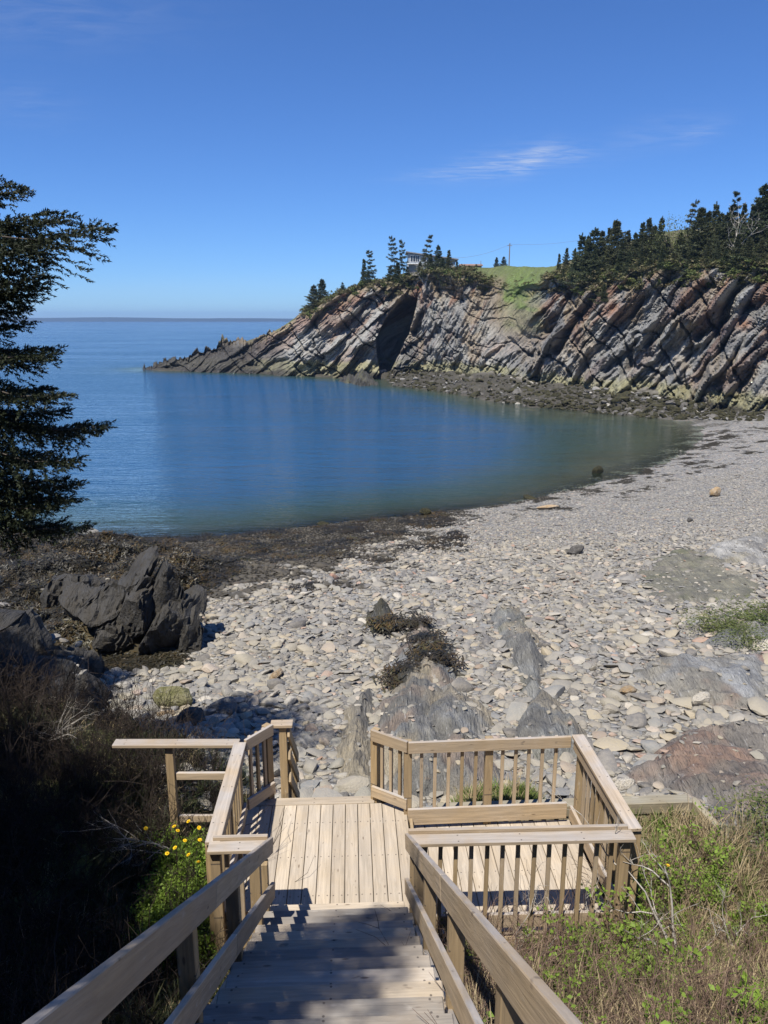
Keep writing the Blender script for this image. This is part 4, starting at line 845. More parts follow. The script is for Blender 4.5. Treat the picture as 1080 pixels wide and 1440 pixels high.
for k, (u, v, s) in enumerate([(250, 722, .5), (360, 724, .55), (412, 732, .7), (190, 748, .9), (275, 752, .6), (318, 748, .5), (338, 747, .35), (485, 732, .8), (745, 702, .7), (455, 738, .5)]):
    boulder('low dark weedy rock just breaking the water near the beach', u, v, (s * 1.5, s, s * .5), 630 + k, MB_WEED, k * .7, sink=.2, name='shallow_rock', group='rocks awash along the near shore')
boulder('grey rounded stone where the kelp meets the sea', 125, 752, (1.1, .8, .6), 650, MB_GREY, .2)
# ------------------------------------------------------------------ trees
def mat_leaf(name, a, b, tip=None, trans=.25, scale=3.0, rough=.6):
    t = NT(name); r = t.rand(); n = t.noise(t.objco(), scale, 3, .6)
    c = t.mix(t.maprange(n, .3, .7), a, b); c = t.mix(t.math('MULTIPLY', r, .5), c, tip or b)
    t.done(c, rough, None, .25)
    if trans:
        tl = t.node('ShaderNodeBsdfTranslucent'); t.link(c, tl.inputs[0]); mx = t.node('ShaderNodeMixShader'); mx.inputs[0].default_value = trans
        t.link(t.b.outputs[0], mx.inputs[1]); t.link(tl.outputs[0], mx.inputs[2]); t.link(mx.outputs[0], t.out.inputs[0])
    return t.m
def mat_bark(name, a, b):
    t = NT(name); n = t.noise(t.mapping(t.objco(), (6, 6, 1.5)), 2.5, 5, .65); return t.done(t.mix(t.maprange(n, .3, .7), a, b), .9, t.bump(n, .02, .8), .15)
M_BARK = mat_bark('spruce_bark', (.06, .05, .042), (.13, .11, .095)); M_NEEDLE = mat_leaf('shade_darkened_needles', (.009, .015, .007), (.018, .026, .010), (.028, .032, .012), .04)  # bank spruce needles: shade is put into the colour, darker than real needles
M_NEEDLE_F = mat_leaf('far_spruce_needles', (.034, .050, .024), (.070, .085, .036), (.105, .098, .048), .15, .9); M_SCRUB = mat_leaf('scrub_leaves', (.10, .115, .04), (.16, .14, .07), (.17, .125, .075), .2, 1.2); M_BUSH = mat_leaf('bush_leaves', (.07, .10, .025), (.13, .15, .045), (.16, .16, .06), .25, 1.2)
M_DEAD = mat_bark('dead_wood', (.30, .27, .23), (.47, .44, .39))
def shoots_mesh(name, pos, dirs, length, rg, mat, nb=8, blade=.035, wid=.007, spread=.75):
    """bristly shoots: nb needle blades along each"""
    n = len(pos); t = np.linspace(.05, 1.0, nb)[None, :, None]; a = np.cross(dirs, np.array([.31, .22, .93])); a /= np.linalg.norm(a, axis=1)[:, None] + 1e-9; b = np.cross(dirs, a)
    th = (np.arange(nb) * 2.4)[None, :] + rg.random((n, 1)) * 6.28; side = a[:, None] * np.cos(th)[..., None] + b[:, None] * np.sin(th)[..., None]
    base = pos[:, None] + dirs[:, None] * (length[:, None, None] * t); bd = dirs[:, None] * (1 - spread * .55) + side * spread * (1.05 - .6 * t); bd /= np.linalg.norm(bd, axis=2)[..., None]
    w = np.cross(bd, rg.normal(size=(n, nb, 3))); w /= np.linalg.norm(w, axis=2)[..., None] + 1e-9; bl = blade * (.75 + .5 * rg.random((n, nb, 1)))
    V = np.stack([base - w * wid, base + w * wid, base + bd * bl], 2).reshape(-1, 3); Fc = np.arange(len(V)).reshape(-1, 3)
    return V, Fc
def spruce(height, rad, rg, dz=.34, per=5, shoot=.10, step=.065, sec_step=.10, nb=8, blade=.036, wid=.007, extra=(), lo=.06, bare=0.0, lean=(0, 0), n_tr=7, mat=None, sag=.28, wind=None):
    """returns (trunk mesh, crown mesh), base at the origin"""
    tr = MB(); P = []; D = []; L_ = []
    trunk = lambda h: np.array([lean[0] * (h / height) ** 2 * height + .03 * math.sin(h * 1.3), lean[1] * (h / height) ** 2 * height, h])
    hs = np.linspace(-.4, height, 12); tr.tube([trunk(max(h, 0)) + np.array([0, 0, min(h, 0)]) for h in hs], [max(.008, .011 * height * (1 - max(h, 0) / height) + .006) * (1.25 if h < .2 else 1) for h in hs], n_tr)
    def branch(base, tip, thick, tp=1.0):
        base = np.asarray(base, float); tip = np.asarray(tip, float); d = tip - base; L = np.linalg.norm(d); hd = np.array([d[0], d[1], 0]); hd /= np.linalg.norm(hd) + 1e-9; sd = np.array([-hd[1], hd[0], 0])
        f = lambda t: base + d * t + np.array([0, 0, -.16 * L * math.sin(math.pi * t)])
        ts = np.linspace(0, 1, 5); tr.tube([f(t) for t in ts], [thick * (1 - .85 * t) for t in ts], 4)
        k = max(2, int(L / sec_step))
        for i in range(k + 1):
            t = .12 + .88 * i / k
            if t < bare: continue
            o = f(t); tang = f(min(t + .02, 1.02)) - f(t - .02); tang /= np.linalg.norm(tang)
            for s in (-1, 1):
                l2 = (.50 * L * (1 - t) ** .8 + (.10 + shoot * .5) * tp ** 2) * rg.uniform(.55, 1.1); l2 = min(l2, .8 * max(L, .3)); d2 = tang * rg.uniform(.55, .85) + sd * s * rg.uniform(.55, .95) + np.array([0, 0, rg.uniform(-.30, .12)]); d2 /= np.linalg.norm(d2)
                m = max(1, int(l2 / step))
                for j in range(m):
                    q = o + d2 * (l2 * (j + .3) / m) + np.array([0, 0, -.10 * l2 * ((j + .5) / m) ** 2])
                    dd = d2 + sd * rg.normal(0, .45) + tang * rg.normal(0, .35) + np.array([0, 0, rg.normal(.05, .3)]); dd /= np.linalg.norm(dd); P.append(q); D.append(dd); L_.append(shoot * tp * rg.uniform(.7, 1.2))
                P.append(o + d2 * l2 * .9); D.append(d2); L_.append(shoot * 1.1 * tp)
        P.append(f(.97)); D.append(tang); L_.append(shoot * 1.3 * tp)
    h = lo * height
    while h < height * .985:
        f = h / height; r0 = rad(f); off = rg.random() * 6.28; npb = per + (1 if rg.random() < .4 else 0)
        for k in range(npb):
            az = off + k * 6.283 / npb + rg.normal(0, .25); rr = r0 * rg.uniform(.55, 1.15)
            if wind is not None: rr *= 1 + .55 * math.cos(az - wind)
            if rr < .04: continue
            b = trunk(h + rg.normal(0, dz * .25)); tip = b + np.array([math.cos(az) * rr, math.sin(az) * rr, -sag * rr * (1.1 - f) + (.35 * rr if f > .85 else 0) + rg.normal(0, .06 * rr)]); branch(b, tip, .010 + .008 * rr, 1.0 if shoot < .2 else .45 + .6 * (1 - f))
        h += dz * rg.uniform(.75, 1.2)
    for (b, tip) in extra: branch(b, tip, .022)
    top = trunk(height); 
    for k in range(6): P.append(top + np.array([0, 0, -.06 * k * min(shoot, .15) * 8])); D.append(np.array([rg.normal(0, .25), rg.normal(0, .25), 1.0])); L_.append(shoot * (1.2 if shoot < .2 else .5))
    P = np.array(P); D = np.array(D); D /= np.linalg.norm(D, axis=1)[:, None]; V, Fc = shoots_mesh('crown', P, D, np.array(L_), rg, None, nb, blade, wid)
    crown = raw_mesh('crown', V, Fc, False, mats=[mat or M_NEEDLE]); trunk_me = tr.mesh('trunk', M_BARK, True); return trunk_me, crown
def plant_tree(meshes, loc, rz, s, label, name='spruce_tree', group=None, cat='tree', sz=None):
    e = tag(empty(name, loc, rz), label, cat, group); e.scale = (s, s, sz or s); obj('trunk', meshes[0], e); obj('crown', meshes[1], e); return e
rg = np.random.default_rng(21)
# the spruce whose boughs hang into the view
TX, TY = -5.75, 9.4; tz = float(ground(TX, TY)) - .1
ex = []
for (u, v) in ((8, 258), (28, 268), (132, 318), (95, 306), (60, 300), (45, 346), (24, 375), (50, 388), (46, 402), (26, 432), (30, 455), (66, 490), (52, 500), (80, 555), (62, 545), (142, 600), (112, 598), (86, 578), (98, 648), (70, 640), (104, 682), (78, 676), (60, 715), (95, 703), (108, 742), (80, 738)):
    tip = on_y(u, v, 9.2 + rg.normal(0, .35)) - np.array([TX, TY, tz]); L = math.hypot(tip[0], tip[1]); ex.append((np.array([0, 0, tip[2] + (.30 if v < 480 else .42) * L]), tip))
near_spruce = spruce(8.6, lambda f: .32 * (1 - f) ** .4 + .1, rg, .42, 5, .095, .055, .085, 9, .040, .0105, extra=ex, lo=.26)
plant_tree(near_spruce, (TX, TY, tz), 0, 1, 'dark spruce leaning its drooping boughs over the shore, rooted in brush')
# its neighbours on the bank, whose shade falls on the stairs and the brush
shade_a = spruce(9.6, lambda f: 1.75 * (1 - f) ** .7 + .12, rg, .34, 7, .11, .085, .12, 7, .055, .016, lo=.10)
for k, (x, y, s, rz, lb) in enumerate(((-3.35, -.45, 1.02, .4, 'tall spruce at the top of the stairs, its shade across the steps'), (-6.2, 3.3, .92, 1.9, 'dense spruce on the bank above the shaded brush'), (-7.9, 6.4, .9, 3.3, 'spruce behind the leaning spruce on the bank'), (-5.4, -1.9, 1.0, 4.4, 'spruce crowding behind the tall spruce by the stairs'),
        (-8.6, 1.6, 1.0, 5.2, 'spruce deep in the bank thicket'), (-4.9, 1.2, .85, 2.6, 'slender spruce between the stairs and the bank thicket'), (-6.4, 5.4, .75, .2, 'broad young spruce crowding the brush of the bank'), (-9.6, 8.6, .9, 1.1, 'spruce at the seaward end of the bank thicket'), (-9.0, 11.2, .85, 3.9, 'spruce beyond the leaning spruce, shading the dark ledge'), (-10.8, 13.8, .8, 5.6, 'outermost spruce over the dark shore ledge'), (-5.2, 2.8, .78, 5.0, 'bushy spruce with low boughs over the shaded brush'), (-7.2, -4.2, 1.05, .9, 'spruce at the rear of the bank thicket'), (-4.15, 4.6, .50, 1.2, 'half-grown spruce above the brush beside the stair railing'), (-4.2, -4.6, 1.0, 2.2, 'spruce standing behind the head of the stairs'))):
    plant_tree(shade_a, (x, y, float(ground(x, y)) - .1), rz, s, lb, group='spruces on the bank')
# --- far spruces on the cliff top
far_protos = []
for k in range(6):
    r2 = np.random.default_rng(40 + k); w = [2.6, 2.1, 2.9, 1.8, 2.4, 2.2][k]
    far_protos.append(spruce(6.0, (lambda w: lambda f: w * (1 - f) ** .95 * (.75 + .25 * math.sin(f * 17 + w * 9)) + .05)(w), r2, .40, 7, .32, .28, .38, 6, .19, .052, lo=.04, mat=M_NEEDLE_F, n_tr=5, wind=(.4 if k % 2 else None)))
thin_protos = []
for k in range(3):
    r2 = np.random.default_rng(60 + k)
    thin_protos.append(spruce(6.0, (lambda k: lambda f: (0.15 if f < .35 else (.9 * (1 - f) + .25) * (.45 + .55 * abs(math.sin(f * 14 + k)))))(k), r2, .62, 3, .28, .28, .40, 5, .22, .052, lo=.25, mat=M_NEEDLE_F, n_tr=5, lean=(.10 * (1 if k != 1 else -1), 0), wind=.2))
def far_tree(u, vtop, back, protos, k, label, group, wide=1.0, name='spruce_tree', t=None, cat='tree'):
    p = cliff_at(u, back=back, t=t); d = ray(u, vtop); ztop = CAM_Z + d[2] / d[1] * p[1]; H = max(1.2, ztop - p[2]); s = H / 6.0
    return plant_tree(protos[k % len(protos)], (p[0], p[1], p[2] - .15), k * 1.7, s * wide, label, name, group, cat, sz=s)
HL = 'spruces on the headland'
for k, (u, vt, b, th, w, lb) in enumerate([(444, 400, 1.0, 0, 1.5, 'rounded spruce furthest out on the headland slope'), (456, 392, 2.5, 0, 1.5, 'bushy spruce behind the furthest one on the headland slope'), (483, 396, 1.5, 0, 1.1, 'very small spruce in the dry grass of the headland'), (513, 364, 1.5, 0, .85, 'small pointed spruce of the pair on the headland slope'), (524, 352, 3.5, 1, 1.2, 'taller ragged spruce of the pair on the headland slope'),
        (519, 380, .3, 0, 1.2, 'low spruce at the foot of the headland pair'), (555, 333, 4, 1, 1.0, 'tall ragged spruce left of the grey house'), (567, 337, 5, 1, .9, 'thin bare-stemmed spruce close to the grey house'), (549, 372, 1.5, 0, 1.2, 'squat spruce below the ragged spruces by the house'), (560, 368, 1.0, 0, 1.3, 'broad spruce below the house corner'), (572, 374, .6, 0, 1.3, 'round spruce on the cliff edge below the house'),
        (595, 331, 5, 1, 1.3, 'windswept spruce with a bent top in front of the grey house'), (590, 366, 1.5, 0, 1.2, 'bushy spruce at the cliff edge under the windswept one'), (602, 356, 2.5, 0, 1.1, 'dense spruce right of the windswept one'), (614, 344, 3.5, 0, 1.0, 'pointed spruce, tallest of the clump beside the house'), (628, 351, 3.5, 0, 1.0, 'pointed spruce at the landward end of the house clump'), (610, 372, .8, 0, 1.3, 'low spruce leaning over the cliff edge by the house clump'), (621, 362, 2.0, 0, 1.2, 'wide spruce filling the middle of the house clump'), (640, 366, 4.0, 0, 1.1, 'small spruce beside the low brown wall'),
        (694, 361, 26, 0, 1.2, 'small round spruce on the skyline of the meadow'), (704, 360, 26, 0, 1.4, 'broader round spruce on the skyline of the meadow')]):
    far_tree(u, vt, b, thin_protos if th else far_protos, k, lb, HL, w)
RT = [(778, 362), (788, 348), (797, 340), (806, 334), (815, 328), (824, 322), (834, 326), (843, 312), (851, 306), (861, 318), (869, 309), (878, 312), (886, 304), (895, 312), (903, 302), (912, 306), (922, 318), (938, 322), (956, 308), (963, 292), (972, 282), (981, 290), (989, 285), (998, 298), (1006, 288), (1020, 282), (1029, 274), (1036, 266), (1042, 261), (1050, 272), (1060, 285), (1072, 300), (1085, 290), (1100, 280), (1120, 285)]
for k, (u, vt) in enumerate(RT): far_tree(u, vt + random.choice((-6, -2, 0, 3, 8, 14)), 3.5 + random.uniform(-1, 3.5), far_protos, k + 3, 'dark spruce in the wood along the cliff top above the beach', 'spruces in the cliff-top wood', random.uniform(.7, 1.25))
for k, (u, vt) in enumerate([(784, 372), (800, 362), (812, 358), (826, 352), (838, 360), (846, 372), (858, 350), (872, 352), (888, 348), (900, 355), (915, 345), (930, 350), (946, 340), (958, 345), (975, 335), (990, 340), (1002, 345), (1015, 330), (1030, 335), (1045, 330), (1062, 340), (1078, 335), (1095, 330), (880, 372), (965, 370), (1010, 365), (1050, 362)]):
    far_tree(u, vt + random.uniform(-5, 5), .3 + random.uniform(-.2, 1.2), far_protos, k + 1, 'front-row spruce spreading at the lip of the wooded cliff', 'spruces at the lip of the wooded cliff', random.uniform(.95, 1.3))
for k, (u, vt, t_) in enumerate([(838, 385, .86), (842, 398, .74), (832, 392, .80), (812, 392, .88), (905, 385, .92), (1025, 378, .90), (1045, 372, .93)]):
    far_tree(u, vt, None, far_protos, k, 'spruce clinging to the rock below the cliff-top wood', 'spruces clinging to the cliff', 1.3, t=t_)
for k, (u, vt, b) in enumerate([(948, 282, 6), (1057, 262, 6), (1014, 270, 6)]): far_tree(u, vt, b, thin_protos, k, ['tall thin wind-bent spruce above a gap in the wood', 'tall thin spruce poking out at the crest of the wood', 'slim spire-topped spruce in the higher part of the wood'][k], 'thin spruces over the wood')
def leafy_bush(seed, n, size, leaf, mat, twig=M_BARK):
    r = np.random.default_rng(seed); tr = MB()
    cen = r.normal(size=(n // 14, 3)) * np.array([.36, .36, .22]).clip(-1, 1) + np.array([0, 0, .55]); cen = cen[cen[:, 2] > .12]
    for c in cen[:26]: tr.tube([(0, 0, -.1), tuple(c * .5 + r.normal(0, .05, 3)), tuple(c)], [.022, .013, .005], 4)
    P = (cen[r.integers(0, len(cen), n)] + r.normal(0, .11, (n, 3))) * size; a = r.normal(size=(n, 3)); a /= np.linalg.norm(a, axis=1)[:, None]; b = np.cross(a, r.normal(size=(n, 3))); b /= np.linalg.norm(b, axis=1)[:, None]; l = leaf * r.uniform(.6, 1.3, (n, 1))
    V = np.stack([P - a * l, P + b * l * .5, P + a * l, P - b * l * .5], 1).reshape(-1, 3); tr.V = [tuple(np.array(v) * size) for v in tr.V]
    return tr.mesh('stems', twig, True), raw_mesh('foliage', V, np.arange(len(V)).reshape(-1, 4), False, mats=[mat])
bush_far = [leafy_bush(70 + k, 1800, 6.0, .16, M_BUSH) for k in range(2)]
for u, vt, b, k, lb in ((932, 312, 5, 0, 'pale green leafy tree in a gap of the dark wood'), (1076, 282, 8, 1, 'yellow-green leafy tree at the top of the wood'), (548, 385, 3, 1, 'low leafy bush among the headland grass')): far_tree(u, vt, b, bush_far, k, lb, None, .8, 'leafy_tree')
scrub = [leafy_bush(80 + k, 160, 1.0, .16, m)[1] for k, m in enumerate((M_SCRUB, M_SCRUB, M_BUSH))]
def sow_scrub():
    r = np.random.default_rng(5); pts = []
    for i in range(900):
        u = r.uniform(430, 1110)
        small = 690 < u < 768
        b = abs(r.normal(0, 3.0)); p = cliff_at(u, back=b) if r.random() < .75 else cliff_at(u, t=r.uniform(.8, 1.0)); pts.append(p + r.normal(0, .25, 3) * np.array([1, 1, 0]))
    n = len(pts); s = r.uniform(.35, 1.1, (n, 1)) * np.array([.35 if 20 < p_[0] and 690 < float(project(p_)[0]) < 768 else 1. for p_ in pts])[:, None]; scatter('cliff_scrub', pts, np.stack([r.normal(0, .15, n), r.normal(0, .15, n), r.random(n) * 6.28], 1), np.repeat(s, 3, 1) * np.array([1.3, 1.3, .8]), r.integers(0, 3, n), scrub)
sow_scrub(); bpy.data.objects['cliff_scrub']['label'] = 'low scrub and tufts along the brow of the cliff'; bpy.data.objects['cliff_scrub']['category'] = 'scrub'
def dead_tree(seed, H, n_b, mat=M_DEAD, r0=.018, up=.8):
    r = np.random.default_rng(seed); mb = MB()
    def limb(p, d, L, rad, lev):
        pts = [np.array(p)]; d = np.array(d, float); k = 5
        for i in range(k): d = d + r.normal(0, .16, 3) + np.array([0, 0, .05]); d /= np.linalg.norm(d); pts.append(pts[-1] + d * L / k)
        mb.tube([tuple(q) for q in pts], [rad * (1 - .75 * i / k) for i in range(k + 1)], 5 if lev == 0 else 3)
        if lev < 3:
            for j in range(n_b if lev == 0 else 3):
                i = r.integers(1, k + 1); dd = d * .55 + r.normal(0, .55, 3) + np.array([0, 0, up * .4]); dd /= np.linalg.norm(dd); limb(pts[i], dd, L * r.uniform(.35, .62), rad * .48, lev + 1)
    for j in range(3): limb((0, 0, -.05), (r.normal(0, .22), r.normal(0, .22), 1), H * r.uniform(.6, .9), r0, 0)
    return mb
p = cliff_at(1010, back=2.5); o = obj('dead_tree', dead_tree(3, 5.5, 7, r0=.10).mesh('dead_tree', M_DEAD, True), None, p); tag(o, 'grey leafless tree tangled in the dark spruces', 'tree')
p = cliff_at(592, t=.90); o = obj('dead_tree', dead_tree(4, 3.0, 5, r0=.08).mesh('dead_tree', M_DEAD, True), None, p, (0, -.5, 0)); tag(o, 'bleached leaning dead trunk at the cliff edge below the house', 'tree')
# ------------------------------------------------------------------ undergrowth close by
M_GRASS = mat_leaf('grass_blades', (.10, .16, .03), (.17, .24, .055), (.24, .22, .09), .3, 2.0); M_DRY = mat_leaf('dry_grass', (.30, .235, .13), (.40, .33, .20), (.22, .16, .09), .2, 2.0); M_TWIG = mat_bark('brown_twigs', (.085, .055, .04), (.20, .14, .105)); M_TWIG_SHADED = mat_bark('shade_darkened_twigs', (.022, .017, .014), (.055, .042, .034)); M_ROSE = mat_leaf('young_leaves', (.17, .27, .035), (.25, .35, .06), (.14, .20, .035), .35, 5.0)  # second twig material is a darkened copy: the bank's shade in its colour
def tuft(seed, n, h, mat, bend=.45, w=.006):
    r = np.random.default_rng(seed); V = []; Fc = []
    for i in range(n):
        a = r.random() * 6.28; b = r.normal(0, .05, 2); L = h * r.uniform(.5, 1.15); d = np.array([math.cos(a), math.sin(a)]) * bend * r.uniform(.2, 1.2); s = np.array([-math.sin(a), math.cos(a), 0]) * w * r.uniform(.6, 1.2); o = len(V)
        for k, t in enumerate((0, .4, .75)):
            q = np.array([b[0] + d[0] * L * t * t, b[1] + d[1] * L * t * t, L * t * (1 - .25 * t * bend)]); V += [tuple(q - s * (1 - .35 * t)), tuple(q + s * (1 - .35 * t))]
        V.append((b[0] + d[0] * L, b[1] + d[1] * L, L * (1 - .3 * bend))); Fc += [(o, o + 1, o + 3, o + 2), (o + 2, o + 3, o + 5, o + 4), (o + 4, o + 5, o + 6)]
    return raw_mesh('tuft', V, Fc, False, mats=[mat])
def twigs(seed, H, stems, leaf=0, mat=M_TWIG, leafmat=None, r0=.0042):
    r = np.random.default_rng(seed); mb = MB(); tips = []
    for s in range(stems):
        d = np.array([r.normal(0, .26), r.normal(0, .26), 1.0]); p = np.array([r.normal(0, .06), r.normal(0, .06), -.05]); pts = [p]; L = H * r.uniform(.55, 1.1)
        for i in range(5): d = d + r.normal(0, .13, 3); d /= np.linalg.norm(d); pts.append(pts[-1] + d * L / 5)
        mb.tube([tuple(q) for q in pts], [r0 * (1 - .13 * i) for i in range(6)], 3)
        for j in range(6):
            i = r.integers(1, 6); dd = d + r.normal(0, .6, 3); dd /= np.linalg.norm(dd); l = L * r.uniform(.15, .4); m = pts[i] + dd * l * .5 + r.normal(0, .02, 3); e = pts[i] + dd * l; mb.tube([tuple(pts[i]), tuple(m), tuple(e)], [r0 * .6, r0 * .5, r0 * .3], 3); tips += [m, e, (m + e) / 2]
    nv = len(mb.V); nfv = len(mb.F); me_m = [mat]
    if leaf:
        for q in tips:
            for k in range(leaf):
                c = q + r.normal(0, .030, 3); a = r.normal(size=3); a /= np.linalg.norm(a); b = np.cross(a, r.normal(size=3)); b /= np.linalg.norm(b); l = r.uniform(.014, .030); mb.add([tuple(c - a * l), tuple(c + b * l * .6), tuple(c + a * l), tuple(c - b * l * .6)], [(0, 1, 2, 3)])
        me_m.append(leafmat)
    me = raw_mesh('twigs', mb.V, mb.F, False, mats=me_m)
    if leaf: me.polygons.foreach_set('material_index', np.array([0] * nfv + [1] * (len(mb.F) - nfv), np.int32))
    return me
GT = [tuft(1, 34, .30, M_GRASS), tuft(2, 30, .22, M_GRASS, .6), tuft(3, 30, .36, M_DRY, .7, .005), tuft(4, 24, .26, M_DRY, .9, .005)]
TW = [twigs(10, .85, 7), twigs(11, .70, 8), twigs(12, 1.0, 6)]; RW = [twigs(20, .75, 6, 4, M_TWIG, M_ROSE), twigs(21, .55, 7, 5, M_TWIG, M_ROSE), twigs(22, .40, 8, 6, M_TWIG, M_ROSE)]
def sow(name, label, n, xr, yr, dens, protos, weights, smin, smax, seed, cat, tilt=.15):
    r = np.random.default_rng(seed); x = r.uniform(*xr, n); y = r.uniform(*yr, n); k = r.random(n) < dens(x, y); x, y = x[k], y[k]; wx, wy = to_world(x, y); n = len(x); z = ground(wx, wy); s = r.uniform(smin, smax, (n, 1))
    o = scatter(name, np.stack([wx, wy, z - .01], 1), np.stack([r.normal(0, tilt, n), r.normal(0, tilt, n), r.random(n) * 6.28], 1), np.repeat(s, 3, 1), r.choice(len(protos), n, p=np.array(weights) / sum(weights)), protos); tag(o, label, cat); return o
shrubby = lambda x, y: sstep(7.3, 6.3, y + (fbm(x * .9, y * .9, seed=71) - .5) * 1.2)
off_deck_r = lambda x, y: ((x > .62) & ((x > 2.72) | (y < 6.1))).astype(float)
sow('grass', 'short green and dry grass on the bank beside the landing', 5200, (.6, 7.5), (.5, 8.05), lambda x, y: off_deck_r(x, y) * np.where(y > 6.2, 1.0, .55) * np.where((x > 4.3) & (y > 7.4), .1, 1), GT, (3, 3, 7, 5), .5, 1.15, 1, 'grass')
sow('hump_grass', 'patch of green grass showing behind the long picket railing', 500, (1.05, 2.6), (8.24, 9.2), lambda x, y: x * 0 + 1., GT, (5, 5, 2, 1), .5, 1.1, 2, 'grass')
sow('brown_twigs', 'thicket of leafless brown twigs on the sunny bank', 1700, (.62, 7.0), (.8, 7.6), lambda x, y: off_deck_r(x, y) * shrubby(x, y) * (.25 + .75 * sstep(.40, .55, fbm(x * .8, y * .8, seed=73))), TW, (3, 3, 2), .45, 1.0, 3, 'shrubs')
sow('leafy_shrubs', 'young leafy green shoots through the sunny twig thicket', 1050, (.62, 7.0), (.8, 7.4), lambda x, y: off_deck_r(x, y) * shrubby(x, y) * (.10 + .9 * sstep(.46, .60, fbm(x * .9 + 4, y * .9, seed=74))), RW, (2, 3, 4), .5, 1.05, 4, 'shrubs')
TWD = [twigs(40 + k, .8 + .1 * k, 8, mat=M_TWIG_SHADED) for k in range(3)]; GTD = [tuft(50, 30, .3, mat_leaf('shade_darkened_grass', (.03, .042, .016), (.06, .058, .028), (.04, .05, .018), .2), .6), tuft(51, 26, .26, M_DRY, .8, .005)]  # bank grass and twigs carry painted-in shade as darker colour
sow('straw', 'pale dry straw stalks standing through the sunny thicket', 1500, (.62, 7.2), (.8, 7.8), lambda x, y: off_deck_r(x, y) * (.25 + .75 * sstep(.42, .55, fbm(x * 1.1 + 9, y * 1.1, seed=75))), [tuft(60, 16, .55, M_DRY, .35, .0035), tuft(61, 14, .45, M_DRY, .6, .004)], (1, 1), .6, 1.2, 14, 'grass')
left_ok = lambda x, y: (x < -1.42).astype(float) + ((x < -1.05) & (y < 6.0)).astype(float) * .6
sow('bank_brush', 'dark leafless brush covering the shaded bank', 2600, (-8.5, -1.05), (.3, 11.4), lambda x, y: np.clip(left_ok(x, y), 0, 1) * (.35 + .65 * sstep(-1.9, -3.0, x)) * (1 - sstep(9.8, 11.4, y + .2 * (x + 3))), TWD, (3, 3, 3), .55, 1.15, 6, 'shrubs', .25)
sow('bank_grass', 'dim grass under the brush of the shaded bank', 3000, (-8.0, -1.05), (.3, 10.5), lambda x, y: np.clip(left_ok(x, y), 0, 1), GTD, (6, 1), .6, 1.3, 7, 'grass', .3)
sow('flower_leaves', 'green leafy clump round the yellow flowers by the landing', 130, (-2.1, -1.42), (6.2, 7.6), lambda x, y: x * 0 + 1., RW[1:] + GT[:1], (3, 3, 4), .5, .9, 8, 'plants')
# yellow flowers
t = NT('yellow_petals'); M_PETAL = t.done((.72, .48, .015), .6); M_STALK = mat_leaf('flower_stalk', (.09, .15, .03), (.12, .2, .04), None, 0)
def flower_meshes():
    mb = MB(); r = np.random.default_rng(9)
    for ring, (n, L, zt) in enumerate(((16, .024, .002), (12, .017, .008), (8, .010, .012))):
        for k in range(n):
            a = k * 6.283 / n + ring * .3; c, s = math.cos(a), math.sin(a); w = .0045; mb.add([(c * .003 - s * w, s * .003 + c * w, 0), (c * .003 + s * w, s * .003 - c * w, 0), (c * L + s * w * .8, s * L - c * w * .8, zt), (c * L - s * w * .8, s * L + c * w * .8, zt)], [(0, 1, 2, 3)])
    sk = MB().tube([(0, 0, 0), (.01, 0, -.12), (.0, .012, -.30)], [.003, .003, .0035], 5); return mb.mesh('petals', M_PETAL), sk.mesh('stalk', M_STALK, True)
FLW = flower_meshes()
for (u, v, z) in ((205, 1165, .42), (245, 1162, .46), (265, 1155, .48), (280, 1164, .44), (260, 1182, .38), (281, 1181, .40), (265, 1202, .32), (279, 1212, .30), (235, 1200, .33), (250, 1168, .42), (246, 1192, .36)):
    q = on_z(u, v, z); e = tag(empty('yellow_flower', q), 'small yellow flower on a green stalk beside the capped picket railing', 'flower', 'yellow flowers by the landing'); e.rotation_euler = (random.uniform(.1, .7), random.uniform(-.3, .3), random.uniform(0, 6)); e.scale = (.9,) * 3
    obj('petals', FLW[0], e); obj('stalk', FLW[1], e)
q = on_z(939, 1217, -.2); e = tag(empty('yellow_flower', q), 'lone yellow flower in the grass below the retaining timbers', 'flower'); obj('petals', FLW[0], e); obj('stalk', FLW[1], e)
# bleached dead shrubs in the thicket
for k, (u, v, H, lb) in enumerate(((955, 1368, 1.75, 'bleached dead shrub with forked pale branches, tallest in the thicket'), (722, 1345, .8, 'small pale dead shrub against the landing wing'), (1030, 1330, .55, 'short pale dead twig among green shoots'), (735, 1385, .6, 'crooked pale dead stem beside the stair railing'), (842, 1330, .6, 'thin grey dead stems between the wing and the tallest dead shrub'))):
    p = drop_px(u, v, z0=0.0); o = obj('dead_shrub', dead_tree(20 + k, H, 4, M_DEAD, (.021 if k == 0 else .012)).mesh('dead_shrub', M_DEAD, True), None, p); tag(o, lb, 'shrub')
p = drop_px(215, 1232, z0=.3); o = obj('dead_branch', dead_tree(31, .9, 6, M_DEAD, .008).mesh('dead_branch', M_DEAD, True), None, p + np.array([.25, 0, .3]), (0, -1.35, .2)); tag(o, 'pale fallen branch lying in the brush below the yellow flowers', 'branch')
p = drop_px(75, 1080, z0=.8); o = obj('dead_branch', dead_tree(33, 1.0, 5, M_DEAD, .007).mesh('dead_branch', M_DEAD, True), None, p + np.array([0, 0, .4]), (0, 1.0, -.3)); tag(o, 'thin pale branch sticking out of the dark brush', 'branch')
